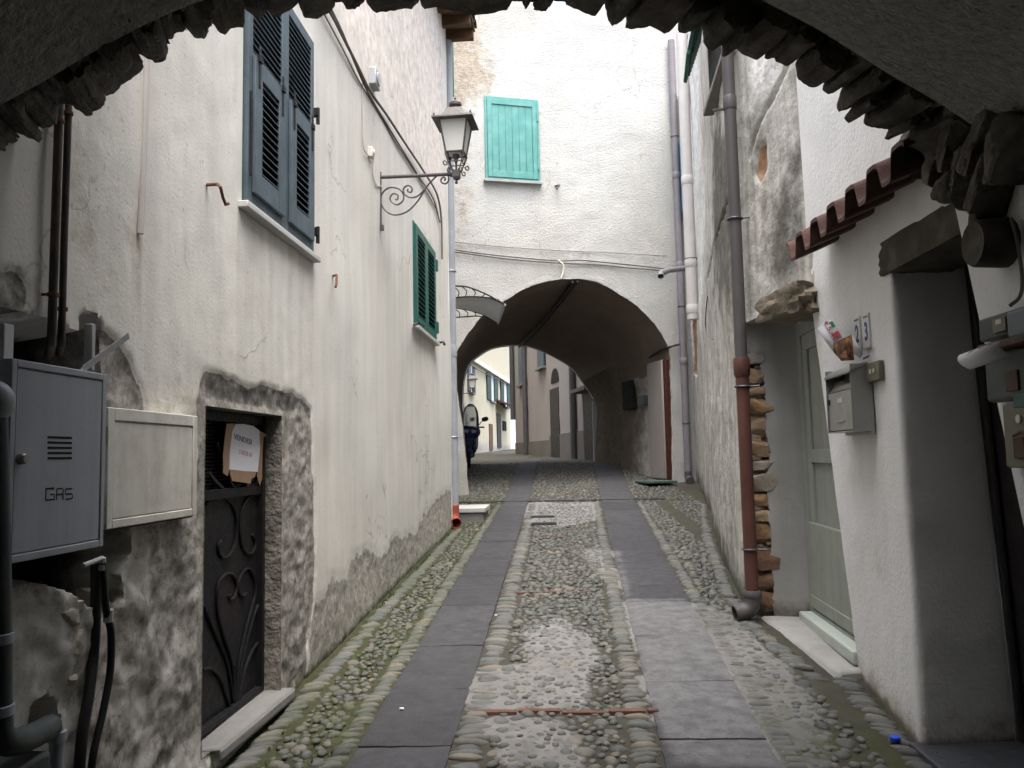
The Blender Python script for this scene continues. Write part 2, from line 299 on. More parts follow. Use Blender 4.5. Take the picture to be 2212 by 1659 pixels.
# ------------------------------------------------------------------ meshes
ORG = {}
def cube_grid(n):
    key = {}; vs = []; fs = []
    def vid(p):
        k = tuple(np.round(p, 5))
        if k not in key: key[k] = len(vs); vs.append(p)
        return key[k]
    g = np.linspace(-1, 1, n + 1)
    for ax in range(3):
        for sg in (-1, 1):
            for i in range(n):
                for j in range(n):
                    q = []
                    for a, b in ((i, j), (i + 1, j), (i + 1, j + 1), (i, j + 1)):
                        p = np.zeros(3); p[ax] = sg; p[(ax + 1) % 3] = g[a]; p[(ax + 2) % 3] = g[b]; q.append(vid(p))
                    fs.append(q if sg > 0 else q[::-1])
    return np.array(vs), fs
_CG = {n: cube_grid(n) for n in (3, 5, 8)}
def ident(A): return np.asarray(A, float)
class MB:
    def __init__(self, fr=ident): self.v = []; self.f = []; self.n = 0; self.fr = fr
    def add(self, v, f, fr=None):
        v = (fr or self.fr)(np.asarray(v, float)); self.v.append(v); o = self.n
        self.f.extend([[i + o for i in q] for q in f]); self.n += len(v); return self
    def box(self, a0, a1, b0, b1, c0, c1, fr=None):
        v = [(x, y, z) for x in (a0, a1) for y in (b0, b1) for z in (c0, c1)]
        return self.add(v, [(0, 1, 3, 2), (4, 6, 7, 5), (0, 4, 5, 1), (2, 3, 7, 6), (0, 2, 6, 4), (1, 5, 7, 3)], fr)
    def tube(self, pts, r, n=8, fr=None, cap=True, flat=None):
        p = np.array(pts, float); k = len(p); r = np.broadcast_to(np.asarray(r, float), (k,))
        tg = np.gradient(p, axis=0); tg /= np.linalg.norm(tg, axis=1)[:, None] + 1e-12
        ref = np.array([0, 0, 1.0]) if abs(tg[0][2]) < 0.9 else np.array([1.0, 0, 0])
        a = np.cross(tg[0], ref); a /= np.linalg.norm(a); vs = []
        for i in range(k):
            a = a - tg[i] * (a @ tg[i]); a /= np.linalg.norm(a) + 1e-12; b = np.cross(tg[i], a)
            for j in range(n):
                t = 2 * math.pi * j / n; vs.append(p[i] + r[i] * (a * math.cos(t) + b * math.sin(t)))
        fs = [[i * n + j, i * n + (j + 1) % n, (i + 1) * n + (j + 1) % n, (i + 1) * n + j] for i in range(k - 1) for j in range(n)]
        if cap: fs += [list(range(n))[::-1], list(range((k - 1) * n, k * n))]
        return self.add(vs, fs, fr)
    def lathe(self, prof, c, n=16, fr=None, M=None):
        vs = []; c = np.array(c, float)
        for (r, h) in prof:
            for j in range(n):
                t = 2 * math.pi * j / n; q = np.array([r * math.cos(t), r * math.sin(t), h])
                vs.append(c + (q if M is None else M @ q))
        k = len(prof)
        fs = [[i * n + j, i * n + (j + 1) % n, (i + 1) * n + (j + 1) % n, (i + 1) * n + j] for i in range(k - 1) for j in range(n)]
        fs += [list(range(n))[::-1], list(range((k - 1) * n, k * n))]
        return self.add(vs, fs, fr)
    def prism(self, poly, d0, d1, fr=None):
        """poly in (s, z), extruded along d"""
        n = len(poly); v = [(p[0], d0, p[1]) for p in poly] + [(p[0], d1, p[1]) for p in poly]
        f = [list(range(n)), list(range(n, 2 * n))[::-1]] + [[i, (i + 1) % n, n + (i + 1) % n, n + i] for i in range(n)]
        return self.add(v, f, fr)
    def rock(self, c, ax, half, rnd=0.35, amp=0.15, n=5, seed=0, fr=None, facet=0):
        v, f = _CG[n]; q = v.copy(); L = np.linalg.norm(q, axis=1)[:, None]
        q = q * (1 - rnd) + q / L * rnd * 1.15
        q = q * (1 + amp * 2 * (fbm(v + seed * 3.71, 1.3 if n < 8 else 1.9, 4, seed % 97)[:, None] - 0.5))
        if facet:
            rg = np.random.default_rng(seed + 99)
            for _ in range(facet):
                pn = rg.normal(size=3); pn /= np.linalg.norm(pn); lim = rg.uniform(0.62, 0.92) * np.abs(pn).sum() ** 0.5; ov = np.maximum(0, q @ pn - lim); q = q - ov[:, None] * pn
            q = q + (fbm(v * 2.7 + seed, 2.0, 3, 7)[:, None] - 0.5) * 0.10 * v
        q = q * np.array(half); ax = np.array(ax, float)
        return self.add(np.array(c) + q @ ax, f, fr)
    def patch(self, P00, P10, P11, P01, nu, nv, disp=0.0, seed=0, fr=None):
        P00, P10, P11, P01 = [np.array(p, float) for p in (P00, P10, P11, P01)]
        u, v = np.meshgrid(np.linspace(0, 1, nu + 1), np.linspace(0, 1, nv + 1), indexing='ij'); u = u.ravel()[:, None]; v = v.ravel()[:, None]
        P = P00 * (1 - u) * (1 - v) + P10 * u * (1 - v) + P11 * u * v + P01 * (1 - u) * v
        if disp:
            nn = np.cross(P10 - P00, P01 - P00); nn /= np.linalg.norm(nn)
            e = np.minimum(np.minimum(u, 1 - u), np.minimum(v, 1 - v))[:, 0]; e = np.clip(e * 12, 0, 1)
            P = P + nn * (disp * 2 * (fbm(P, 2.2, 5, seed) - 0.5) * e)[:, None]
        W = nv + 1
        return self.add(P, [[i * W + j, (i + 1) * W + j, (i + 1) * W + j + 1, i * W + j + 1] for i in range(nu) for j in range(nv)], fr)
    def verts(self): return np.concatenate(self.v) if self.v else np.zeros((0, 3))
    def build(self, name, m, parent=None, bevel=0.0, ang=35, attrs=None, recalc=True, solid=0.0, base=None):
        V = self.verts(); me = bpy.data.meshes.new(name)
        if parent is not None: org = ORG[parent.name]
        else: org = np.array(base, float) if base is not None else np.array([(V[:, 0].min() + V[:, 0].max()) / 2, (V[:, 1].min() + V[:, 1].max()) / 2, V[:, 2].min()])
        me.from_pydata((V - org).tolist(), [], self.f)
        if attrs:
            for k, a in attrs.items():
                at = me.attributes.new(k, 'FLOAT', 'POINT'); at.data.foreach_set('value', np.asarray(a, np.float32))
        if recalc:
            b = bmesh.new(); b.from_mesh(me); bmesh.ops.recalc_face_normals(b, faces=b.faces); b.to_mesh(me); b.free()
        me.polygons.foreach_set('use_smooth', np.ones(len(me.polygons), bool))
        if ang is not None: me.set_sharp_from_angle(angle=rad(ang))
        me.update()
        o = bpy.data.objects.new(name, me); COL.objects.link(o)
        me.materials.append(MATS[m])
        if parent is not None: o.parent = parent
        else: o.location = org
        ORG[o.name] = org
        if bevel:
            md = o.modifiers.new('bevel', 'BEVEL'); md.width = bevel; md.segments = 2; md.limit_method = 'ANGLE'; md.angle_limit = rad(50)
        if solid:
            md = o.modifiers.new('thickness', 'SOLIDIFY'); md.thickness = solid; md.offset = 0
        return o
def tag(o, label=None, cat=None, group=None, kind=None):
    if label: o['label'] = label
    if cat: o['category'] = cat
    if group: o['group'] = group
    if kind: o['kind'] = kind
    return o
def thing(name, label, cat, loc, group=None):
    o = bpy.data.objects.new(name, None); COL.objects.link(o); o.location = tuple(loc); o.empty_display_size = 0.1
    ORG[o.name] = np.array(loc, float); return tag(o, label, cat, group)
def text_mesh(s, size, ext=0.001, bold=0.0):
    cu = bpy.data.curves.new('t', 'FONT'); cu.body = s; cu.size = size; cu.extrude = ext; cu.offset = bold; cu.resolution_u = 3; cu.align_x = 'CENTER'; cu.align_y = 'CENTER'
    ob = bpy.data.objects.new('t', cu); COL.objects.link(ob)
    me = bpy.data.meshes.new_from_object(ob)
    v = np.zeros(len(me.vertices) * 3); me.vertices.foreach_get('co', v); f = [list(p.vertices) for p in me.polygons]
    bpy.data.objects.remove(ob); bpy.data.curves.remove(cu); bpy.data.meshes.remove(me)
    return v.reshape(-1, 3), f
def put_text(mb, s, size, s0, d0, z0, fr, flip=False, ext=0.001, bold=0.0, rot=0.0, shear=0.0, sx=1.0):
    """text on a wall frame; flip for walls seen with s running right to left"""
    v, f = text_mesh(s, size, ext, bold); c, q = math.cos(rot), math.sin(rot)
    x = v[:, 0] * sx * c - v[:, 1] * q; y = v[:, 0] * sx * q + v[:, 1] * c; x = x + shear * y
    mb.add(np.stack([s0 + (-x if flip else x), d0 + v[:, 2], z0 + y], 1), f, fr)
def reveal(mb, W, s0, s1, z0, z1, d0, d1, bottom=True):
    for a, b in (((s0, z0), (s0, z1)), ((s0, z1), (s1, z1)), ((s1, z1), (s1, z0))) + ((((s1, z0), (s0, z0)),) if bottom else ()):
        mb.patch((a[0], d0, a[1]), (a[0], d1, a[1]), (b[0], d1, b[1]), (b[0], d0, b[1]), 3, 8, 0, fr=W.fr)
def lines(segs):
    out = []
    for a, b, st in segs: out += list(np.linspace(a, b, max(2, int(round((b - a) / st)) + 1)))
    return out
def wall_grid(name, W, S, Z, m, parent, holes=(), disp=None, masks=None, skip=None, edge=0.06):
    S = sorted(set(np.round(S + [h[0] for h in holes] + [h[1] for h in holes], 4))); Z = sorted(set(np.round(Z + [h[2] for h in holes] + [h[3] for h in holes], 4)))
    S = np.array(S); Z = np.array(Z); gs, gzz = np.meshgrid(S, Z, indexing='ij'); s = gs.ravel(); z = gzz.ravel()
    mk = masks(s, z) if masks else {}
    d = disp(s, z, mk) if disp else (fb2(s, z, 0.9, 3, 5) - 0.5) * 0.05 + (fb2(s, z, 7, 4, 9) - 0.5) * 0.012
    for h in holes:
        dist = np.maximum(np.maximum(h[0] - s, s - h[1]), np.maximum(h[2] - z, z - h[3])); d = d * np.clip(dist / edge, 0, 1)
    V = W.fr(np.stack([s, d, z], 1)); nz = len(Z)
    cs = (S[:-1] + S[1:]) / 2; cz = (Z[:-1] + Z[1:]) / 2; keep = np.ones((len(cs), len(cz)), bool)
    for h in holes: keep &= ~(((cs > h[0]) & (cs < h[1]))[:, None] & ((cz > h[2]) & (cz < h[3]))[None, :])
    ii, jj = np.nonzero(keep)
    F = np.stack([ii * nz + jj, (ii + 1) * nz + jj, (ii + 1) * nz + jj + 1, ii * nz + jj + 1], 1)
    if W.side < 0: F = F[:, ::-1]
    mb = MB(); mb.v = [V]; mb.f = F.tolist(); mb.n = len(V)
    return mb.build(name, m, parent, ang=60, attrs=mk, recalc=False)
def slats(mb, fr, s0, s1, z0, z1, d0, d1, pitch, th=0.006, drop=0.55):
    k = max(1, int((z1 - z0) / pitch)); p = (z1 - z0) / k
    for i in range(k):
        zt = z0 + (i + 0.95) * p; zb = zt - p * drop
        v = [(s, d, z + o) for s in (s0, s1) for (d, z) in ((d0, zt), (d1, zb)) for o in (0, -th)]
        mb.add(v, [(0, 1, 3, 2), (4, 6, 7, 5), (0, 4, 5, 1), (2, 3, 7, 6), (0, 2, 6, 4), (1, 5, 7, 3)], fr)
def frame(mb, fr, s0, s1, z0, z1, d0, d1, w, wb=None, wt=None):
    wb = wb or w; wt = wt or w
    mb.box(s0, s0 + w, d0, d1, z0, z1, fr); mb.box(s1 - w, s1, d0, d1, z0, z1, fr)
    mb.box(s0 + w, s1 - w, d0, d1, z0, z0 + wb, fr); mb.box(s0 + w, s1 - w, d0, d1, z1 - wt, z1, fr)
# ================================================================== the street
XL = lambda y: np.interp(y, [-6, 1, 11.4, 11.5, 15.3, 21, 26], [-1.78, -1.64, -1.43, -1.65, -1.9, -2.4, -2.6])
XR = lambda y: np.interp(y, [-6, 3.0, 4.0, 5.2, 6.5, 7.2, 8.7, 10.1, 12, 13.6, 16.5, 21, 22], [1.66, 1.66, 1.70, 1.78, 1.55, 1.56, 1.76, 1.94, 2.25, 2.53, 2.3, 1.15, 1.1])
L1 = lambda y: -0.989 + (y - 3.808) * 0.0084; L2 = lambda y: -0.53 + (y - 3.806) * 0.0069
R1 = lambda y: 0.473 + (y - 3.8) * 0.0324; R2 = lambda y: 0.985 + (y - 3.8) * 0.0385
def gp(pts): return [tuple(ground(*p)[:2]) for p in pts]
CEMS = [gp([(1190, 1331), (1139, 1359), (1132, 1427), (1030, 1437), (996, 1533), (1020, 1548), (1150, 1535), (1262, 1535), (1290, 1440), (1268, 1370), (1215, 1335)]),
        gp([(989, 1560), (1060, 1590), (1085, 1650), (1240, 1655), (1268, 1590), (1200, 1552), (1100, 1545)]),
        gp([(1250, 1190), (1300, 1182), (1340, 1232), (1325, 1265), (1290, 1240)]),
        gp([(1340, 1298), (1480, 1296), (1570, 1318), (1680, 1420), (1760, 1520), (1800, 1659), (1452, 1659), (1400, 1520)]),
        gp([(1318, 1190), (1345, 1195), (1368, 1290), (1345, 1300), (1332, 1250)]),
        gp([(1118, 1085), (1300, 1085), (1300, 1120), (1200, 1140), (1130, 1130)])]
def cem_at(x, y, rag=0.10):
    c = np.zeros(len(x))
    for k, p in enumerate(CEMS): c = np.maximum(c, blob(x, y, p, rag, 4.5, 0.07, 11 + k) * (0.8 if k in (2, 4, 5) else 1))
    return c
def moss_at(x, y):
    side = ((x < L1(y)) * 0.95 + (x > R2(y)) * 0.45 + ((x > L2(y)) & (x < R1(y))) * 0.28)
    return np.clip(side * (0.35 + 1.1 * fb2(x, y, 1.6, 3, 21)) * (y < 15), 0, 1)
xs = np.array(sorted(set(np.round(lines([(-30, -4, 2.0), (-4, -2, 0.25), (-2, 2.9, 0.022), (2.9, 6, 0.3), (6, 30, 3)]), 4))))
ys = np.array(sorted(set(np.round(lines([(-10, 2, 1.0), (2, 3.2, 0.1), (3.2, 9, 0.022), (9, 15, 0.035), (15, 24, 0.12), (24, 60, 1.5), (60, 120, 10)]), 4))))
gx, gy = np.meshgrid(xs, ys, indexing='ij'); gx = gx.ravel(); gy = gy.ravel()
cem = cem_at(gx, gy); mos = moss_at(gx, gy)
inL = np.minimum(gx - L1(gy), L2(gy) - gx); inR = np.minimum(gx - R1(gy), R2(gy) - gx); under = np.clip(np.maximum(inL, inR) * 20, 0, 1)
gh = gz(gy) - 0.007 + cem * 0.010 + (fb2(gx, gy, 9, 4, 3) - 0.5) * 0.014 + (fb2(gx, gy, 0.7, 3, 8) - 0.5) * 0.03 * (gy > 2) - under * 0.03
def lift(x, y): return (fb2(x, y, 0.7, 3, 8) - 0.5) * 0.03
mb = MB(); mb.v = [np.stack([gx, gy, gh], 1)]; ny = len(ys)
ii, jj = np.meshgrid(np.arange(len(xs) - 1), np.arange(ny - 1), indexing='ij'); ii = ii.ravel(); jj = jj.ravel()
mb.f = np.stack([ii * ny + jj, (ii + 1) * ny + jj, (ii + 1) * ny + jj + 1, ii * ny + jj + 1], 1).tolist(); mb.n = len(gx)
tag(mb.build('street', 'mortar', ang=None, attrs={'cem': cem, 'moss': mos}, recalc=False, base=(0, 0, 0)), kind='structure')
# stone wheel tracks
def track(xa, xb, joints, cemented):
    mb = MB(); cv = []; tv = []
    for y0, y1 in zip(joints[:-1], joints[1:]):
        a = y0 + 0.004; b = y1 - 0.004; nu, nv = 14, max(4, int((b - a) / 0.04)); dz = RNG.uniform(-0.004, 0.004); tw = RNG.uniform(-0.006, 0.006)
        u, v = np.meshgrid(np.linspace(0, 1, nu + 1), np.linspace(0, 1, nv + 1), indexing='ij'); u = u.ravel(); v = v.ravel(); y = a + (b - a) * v
        x = xa(y) + (xb(y) - xa(y)) * u; x = x + (fb2(x, y, 14, 3, 61) - 0.5) * 0.020 * (np.abs(u - 0.5) > 0.499); y = y + (fb2(x, y, 14, 3, 62) - 0.5) * 0.024 * (np.abs(v - 0.5) > 0.499); e = np.minimum(np.minimum(u * (xb(y) - xa(y)), (1 - u) * (xb(y) - xa(y))), np.minimum(v * (b - a), (1 - v) * (b - a)))
        z = gz(y) + 0.012 + dz + tw * (u - 0.5) - 0.006 * (e < 0.004) - np.clip(0.02 - e, 0, 0.02) * 0.15 + lift(x, y) + (fb2(x, y, 6, 4, 31) - 0.5) * 0.006
        W = nv + 1; F = [[i * W + j, (i + 1) * W + j, (i + 1) * W + j + 1, i * W + j + 1] for i in range(nu) for j in range(nv)]
        rim = [i * W for i in range(nu + 1)] + [nu * W + j for j in range(1, W)] + [i * W + nv for i in range(nu - 1, -1, -1)] + [j for j in range(nv - 1, 0, -1)]
        top = np.stack([x, y, z], 1); low = top[rim] - np.array([0, 0, 0.07]); n0 = len(top); k = len(rim)
        mb.add(np.vstack([top, low]), F + [[rim[i], n0 + i, n0 + (i + 1) % k, rim[(i + 1) % k]] for i in range(k)])
        c = cem_at(x, y, 0.08) if cemented else np.zeros(len(x))
        c = np.clip(c * (0.35 + fb2(x, y, 2.2, 3, 77) * 1.0), 0, 1)
        cv.append(np.concatenate([c, c[rim]])); tv.append(np.full(n0 + k, RNG.uniform(0.0, 1.0)))
    return mb, dict(cem=np.concatenate(cv), tone=np.concatenate(tv))
mb, c = track(L1, L2, [1.0, 2.2, 3.35, 4.05, 4.86, 5.74, 6.9, 8.03, 9.1, 10.2, 11.0, 11.8, 12.7, 13.6, 14.15, 14.28, 15.4, 16.6, 17.9, 19.2, 20.6, 22.0], False)
tag(mb.build('stone_wheel_track', 'slab', ang=40, attrs=c, recalc=False), kind='structure')
mb, c = track(R1, R2, [1.0, 2.3, 3.4, 4.12, 4.95, 5.9, 6.95, 7.6, 8.6, 10.3, 11.6, 13.0, 14.15, 14.28, 15.4, 16.6, 17.9, 19.2, 20.6, 22.0], True)
tag(mb.build('stone_wheel_track', 'slab', ang=40, attrs=c, recalc=False), kind='structure')
# cobbles
peb = []                                                     # x, y, rx, ry, rz, turn
def row(xf, dx, y0, y1, ln, wd, lean=0.0):
    y = y0
    while y < y1:
        wq = wd * RNG.uniform(0.7, 1.35); l = ln * RNG.uniform(0.75, 1.15)
        peb.append((xf(y) + dx + RNG.normal(0, 0.008), y, l / 2, wq / 2, 0.028 * RNG.uniform(0.8, 1.2), lean + RNG.normal(0, 0.10))); y += wq * 1.06 + 0.002
def fill(xa, xb, y0, y1, r0, r1, tries, far=False):
    cell = 0.16; grid = {}
    area = (y1 - y0) * 1.0
    for _ in range(int(tries)):
        y = RNG.uniform(y0, y1); a, b = xa(y), xb(y)
        if b - a < 0.03: continue
        x = RNG.uniform(a, b); r = r0 + (r1 - r0) * RNG.random() ** 1.6
        kx, ky = int(x // cell), int(y // cell); ok = True
        for i in (-1, 0, 1):
            for j in (-1, 0, 1):
                for (px, py, pr) in grid.get((kx + i, ky + j), ()):
                    if (px - x) ** 2 + (py - y) ** 2 < ((pr + r) * 0.93) ** 2: ok = False; break
                if not ok: break
            if not ok: break
        if ok:
            grid.setdefault((kx, ky), []).append((x, y, r)); e = RNG.uniform(0.72, 1.0)
            peb.append((x, y, r, r * e, r * RNG.uniform(0.5, 0.75), RNG.uniform(0, 3.14)))
def clear(f): return lambda y: f(y)
Y0, Y1 = 2.7, 14.15
row(XL, 0.098, 2.7, 11.3, 0.15, 0.050, 0.5)
row(L1, -0.066, Y0, Y1, 0.13, 0.046, 0.35)
row(L2, 0.088, Y0, Y1, 0.17, 0.058, -0.05)
row(R1, -0.085, Y0, Y1, 0.145, 0.052, 0.05)
row(R2, 0.075, Y0, Y1, 0.13, 0.050, -0.2)
row(XR, -0.09, 3.1, 5.0, 0.15, 0.055, -0.55); row(lambda y: 1.62 - (y - 5) * 0.09, -0.10, 5.0, 6.4, 0.15, 0.055, -0.55); row(XR, -0.09, 6.4, Y1, 0.14, 0.050, -0.5)
for y0, y1, dn in ((2.7, 8.5, 5200), (8.5, Y1, 4200)):
    fill(lambda y: XL(y) + 0.20, lambda y: L1(y) - 0.15, y0, y1, 0.016, 0.046, dn * 1.0)
    fill(lambda y: L2(y) + 0.20, lambda y: R1(y) - 0.17, y0, y1, 0.017, 0.050, dn * 1.9)
    fill(lambda y: R2(y) + 0.15, lambda y: np.minimum(XR(y), 1.9 + 0 * y if y > 8 else 1.62) - 0.17, y0, y1, 0.022, 0.056, dn * 1.2)
fill(lambda y: 1.95, lambda y: XR(y) - 0.15, 8.5, Y1, 0.017, 0.046, 2500)
fill(lambda y: XL(y) + 0.05, lambda y: L1(y) - 0.02, 14.3, 21, 0.022, 0.05, 2500)
fill(lambda y: L2(y) + 0.02, lambda y: R1(y) - 0.02, 14.3, 21, 0.022, 0.05, 4500)
fill(lambda y: R2(y) + 0.02, lambda y: XR(y), 14.3, 19, 0.022, 0.05, 2000)
pa = np.array(peb); sel = (pa[:, 1] > 2.6); pa = pa[sel]
bmx = bmesh.new(); bmesh.ops.create_icosphere(bmx, subdivisions=2, radius=1); I2 = (np.array([v.co[:] for v in bmx.verts]), np.array([[v.index for v in f.verts] for f in bmx.faces])); bmx.free()
bmx = bmesh.new(); bmesh.ops.create_icosphere(bmx, subdivisions=1, radius=1); I1 = (np.array([v.co[:] for v in bmx.verts]), np.array([[v.index for v in f.verts] for f in bmx.faces])); bmx.free()
Vs, Fs, rn, off = [], [], [], 0
for (V0, F0), q in ((I2, pa[pa[:, 1] < 11]), (I1, pa[pa[:, 1] >= 11])):
    n = len(q); k = len(V0)
    sg = np.sign(V0) * np.abs(V0) ** 0.85                                        # a little boxier than an ellipsoid
    P = np.broadcast_to(sg, (n, k, 3)).copy()
    P *= 1 + 0.22 * (vnoise((V0[None] * 1.3 + np.arange(n)[:, None, None] * 7.7).reshape(-1, 3), 5).reshape(n, k, 1) - 0.5) * 2
    P *= q[:, None, 2:5]; c, s_ = np.cos(q[:, 5])[:, None], np.sin(q[:, 5])[:, None]
    X = P[:, :, 0] * c - P[:, :, 1] * s_; Yq = P[:, :, 0] * s_ + P[:, :, 1] * c
    x = q[:, 0]; y = q[:, 1]; zc = gz(y) + lift(x, y) - q[:, 4] * 0.70 + 0.005 + RNG.normal(0, 0.004, n)
    Vs.append(np.stack([X + x[:, None], Yq + y[:, None], P[:, :, 2] + zc[:, None] + gz(Yq + y[:, None]) - gz(y)[:, None]], 2).reshape(-1, 3))
    Fs.append((F0[None] + (np.arange(n) * k)[:, None, None] + off).reshape(-1, 3)); off += n * k
    rn.append(np.repeat(np.clip(RNG.beta(1.6, 1.6, n) * 0.75 + fb2(x, y, 1.0, 2, 90) * 0.35 - 0.05, 0, 1), k))
PV = np.vstack(Vs); mb = MB(); mb.v = [PV]; mb.f = np.vstack(Fs).tolist(); mb.n = len(PV)
pc = cem_at(PV[:, 0], PV[:, 1]) * 0.38; pm = moss_at(PV[:, 0], PV[:, 1]) * 0.42
tag(mb.build('cobblestones', 'pebble', ang=None, attrs={'rnd': np.concatenate(rn), 'cem': pc, 'moss': pm}, recalc=False), 'rounded grey river cobbles set in mossy mortar across the lane', kind='stuff')
# brick courses across the middle
for k, (pl, pr, wd) in enumerate((((1018, 1540), (1424, 1536), 0.045), ((1086, 1281), (1278, 1279), 0.035), ((1112, 1163), (1225, 1162), 0.04))):
    a, b = ground(*pl), ground(*pr); mb = MB(); x = a[0]; rv = []
    while x < b[0] - 0.05:
        l = min(RNG.uniform(0.20, 0.27), b[0] - x); y = a[1] + RNG.normal(0, 0.006); z = gz(y) + lift(np.array([x]), np.array([y]))[0] + RNG.uniform(-0.004, 0.006)
        mb.rock((x + l / 2, y, z - 0.02), [[1, RNG.normal(0, 0.03), 0], [0, 1, 0], [0, 0, 1]], (l / 2 - 0.004, wd / 2, 0.032), 0.12, 0.06, 5, k * 10 + int(x * 50)); x += l
    tag(mb.build('brick_course', 'brick', ang=40, recalc=False), kind='structure')
# drain groove
a, b = ground(985, 1086), ground(1442, 1084)
mb = MB(); mb.box(a[0], b[0], a[1] - 0.05, a[1] + 0.05, gz(a[1]) - 0.03, gz(a[1]) + 0.006)
for k in range(58):
    x = a[0] + 0.03 + (b[0] - a[0] - 0.06) * k / 57; mb.box(x - 0.012, x + 0.012, a[1] - 0.045, a[1] + 0.045, gz(a[1]) + 0.006, gz(a[1]) + 0.013)
for yy in (-0.06, 0.06): mb.box(a[0], b[0], a[1] + yy - 0.012, a[1] + yy + 0.012, gz(a[1]) - 0.03, gz(a[1]) + 0.016)
tag(mb.build('drain_channel', 'iron_bar'), 'dark iron drain channel laid straight across the lane before the arch', 'drain')
for (px, py, hw, lab) in ((1172, 1117, 0.16, 'small dark rectangular cover nearer the drain channel'), (1175, 1132, 0.16, 'small dark rectangular cover framed by pale cement, farther from the drain channel')):
    c = ground(px, py); mb = MB(); z = gz(c[1]) + 0.016
    mb.box(c[0] - hw - 0.02, c[0] + hw + 0.02, c[1] - 0.10, c[1] + 0.10, z - 0.04, z + 0.003); mb.box(c[0] - hw, c[0] + hw, c[1] - 0.08, c[1] + 0.08, z + 0.003, z + 0.008)
    tag(mb.build('drain_cover', 'slab', bevel=0.002), lab, 'cover', 'covers set in the paving')
# ================================================================== left house
A = Wall([(-1.64, 1.0), (-1.43, 11.4)]); LA = float(A.s[-1])
def PA(pts): return [A.sz(*p) for p in pts]
house_a = thing('house', 'long cream plastered house along the left side with blue grey shutters and peeling base', 'house', (-1.5, 6, 0.3))
dS0, _ = A.sz(443, 890); dS1, _ = A.sz(608, 900); dZ1 = A.sz(525, 887)[1]; dZ0 = 0.315
wS0 = A.sz(522, 440)[0]; wS1 = A.sz(670, 520)[0]; wZ0 = A.sz(600, 500)[1]; wZ1 = A.sz(640, 42)[1]
gS0 = A.sz(892, 600)[0]; gS1 = A.sz(937, 600)[0]; gZ0 = A.sz(893, 702)[1]; gZ1 = A.sz(892, 477)[1]
P_HOLE = [PA(p) for p in ([(-80, 690), (0, 691), (38, 698), (66, 706), (96, 706), (108, 716), (140, 722), (176, 738), (184, 735), (186, 700), (192, 686), (202, 688), (212, 702), (213, 748), (215, 800), (222, 860), (222, 900), (-80, 900)],
    [(215, 1120), (262, 1150), (268, 1195), (252, 1215), (238, 1240), (245, 1290), (225, 1320), (200, 1300), (160, 1262), (60, 1240), (-80, 1235), (-80, 1120)], [(66, 1530), (80, 1516), (105, 1522), (110, 1560), (92, 1584), (68, 1570)])]
P_CEM = [PA(p) for p in ([(445, 802), (480, 812), (520, 832), (600, 840), (655, 862), (670, 885), (676, 1100), (677, 1300), (664, 1400), (664, 1470), (600, 1500), (440, 1650), (425, 1650), (424, 1150), (428, 900), (430, 820)],
    [(200, 700), (228, 706), (262, 745), (285, 800), (312, 860), (318, 905), (300, 925), (235, 930), (215, 880), (205, 780)], [(-60, 590), (10, 582), (45, 590), (62, 625), (60, 668), (40, 690), (-60, 690)])]
P_RUB = [PA([(-90, 1190), (100, 1215), (230, 1180), (300, 1135), (432, 1120), (440, 1300), (442, 1700), (-150, 2100)])]
P_MOR = [PA([(-90, 1290), (60, 1262), (150, 1320), (135, 1400), (140, 1480), (170, 1600), (160, 1700), (-90, 1700)]), PA([(262, 1440), (296, 1435), (312, 1560), (300, 1660), (280, 1660), (270, 1540)])]
P_DAMP = [PA([(676, 1300), (700, 1285), (705, 1262), (750, 1255), (762, 1205), (800, 1190), (835, 1200), (850, 1165), (905, 1150), (920, 1110), (940, 1085), (962, 1060), (985, 1060), (985, 1170), (860, 1310), (700, 1480), (660, 1500)])]
P_FLAKE = [PA([(165, 235), (185, 300), (200, 400), (225, 480), (235, 560), (215, 640), (185, 600), (165, 500), (158, 380)]), PA([(300, 440), (312, 440), (312, 520), (300, 560), (285, 520)]), PA([(320, 900), (340, 860), (390, 820), (420, 830), (425, 900)])]
P_PINK = [PA([(690, -300), (960, -300), (958, 470), (900, 370), (840, 270), (790, 190), (740, 90)])]
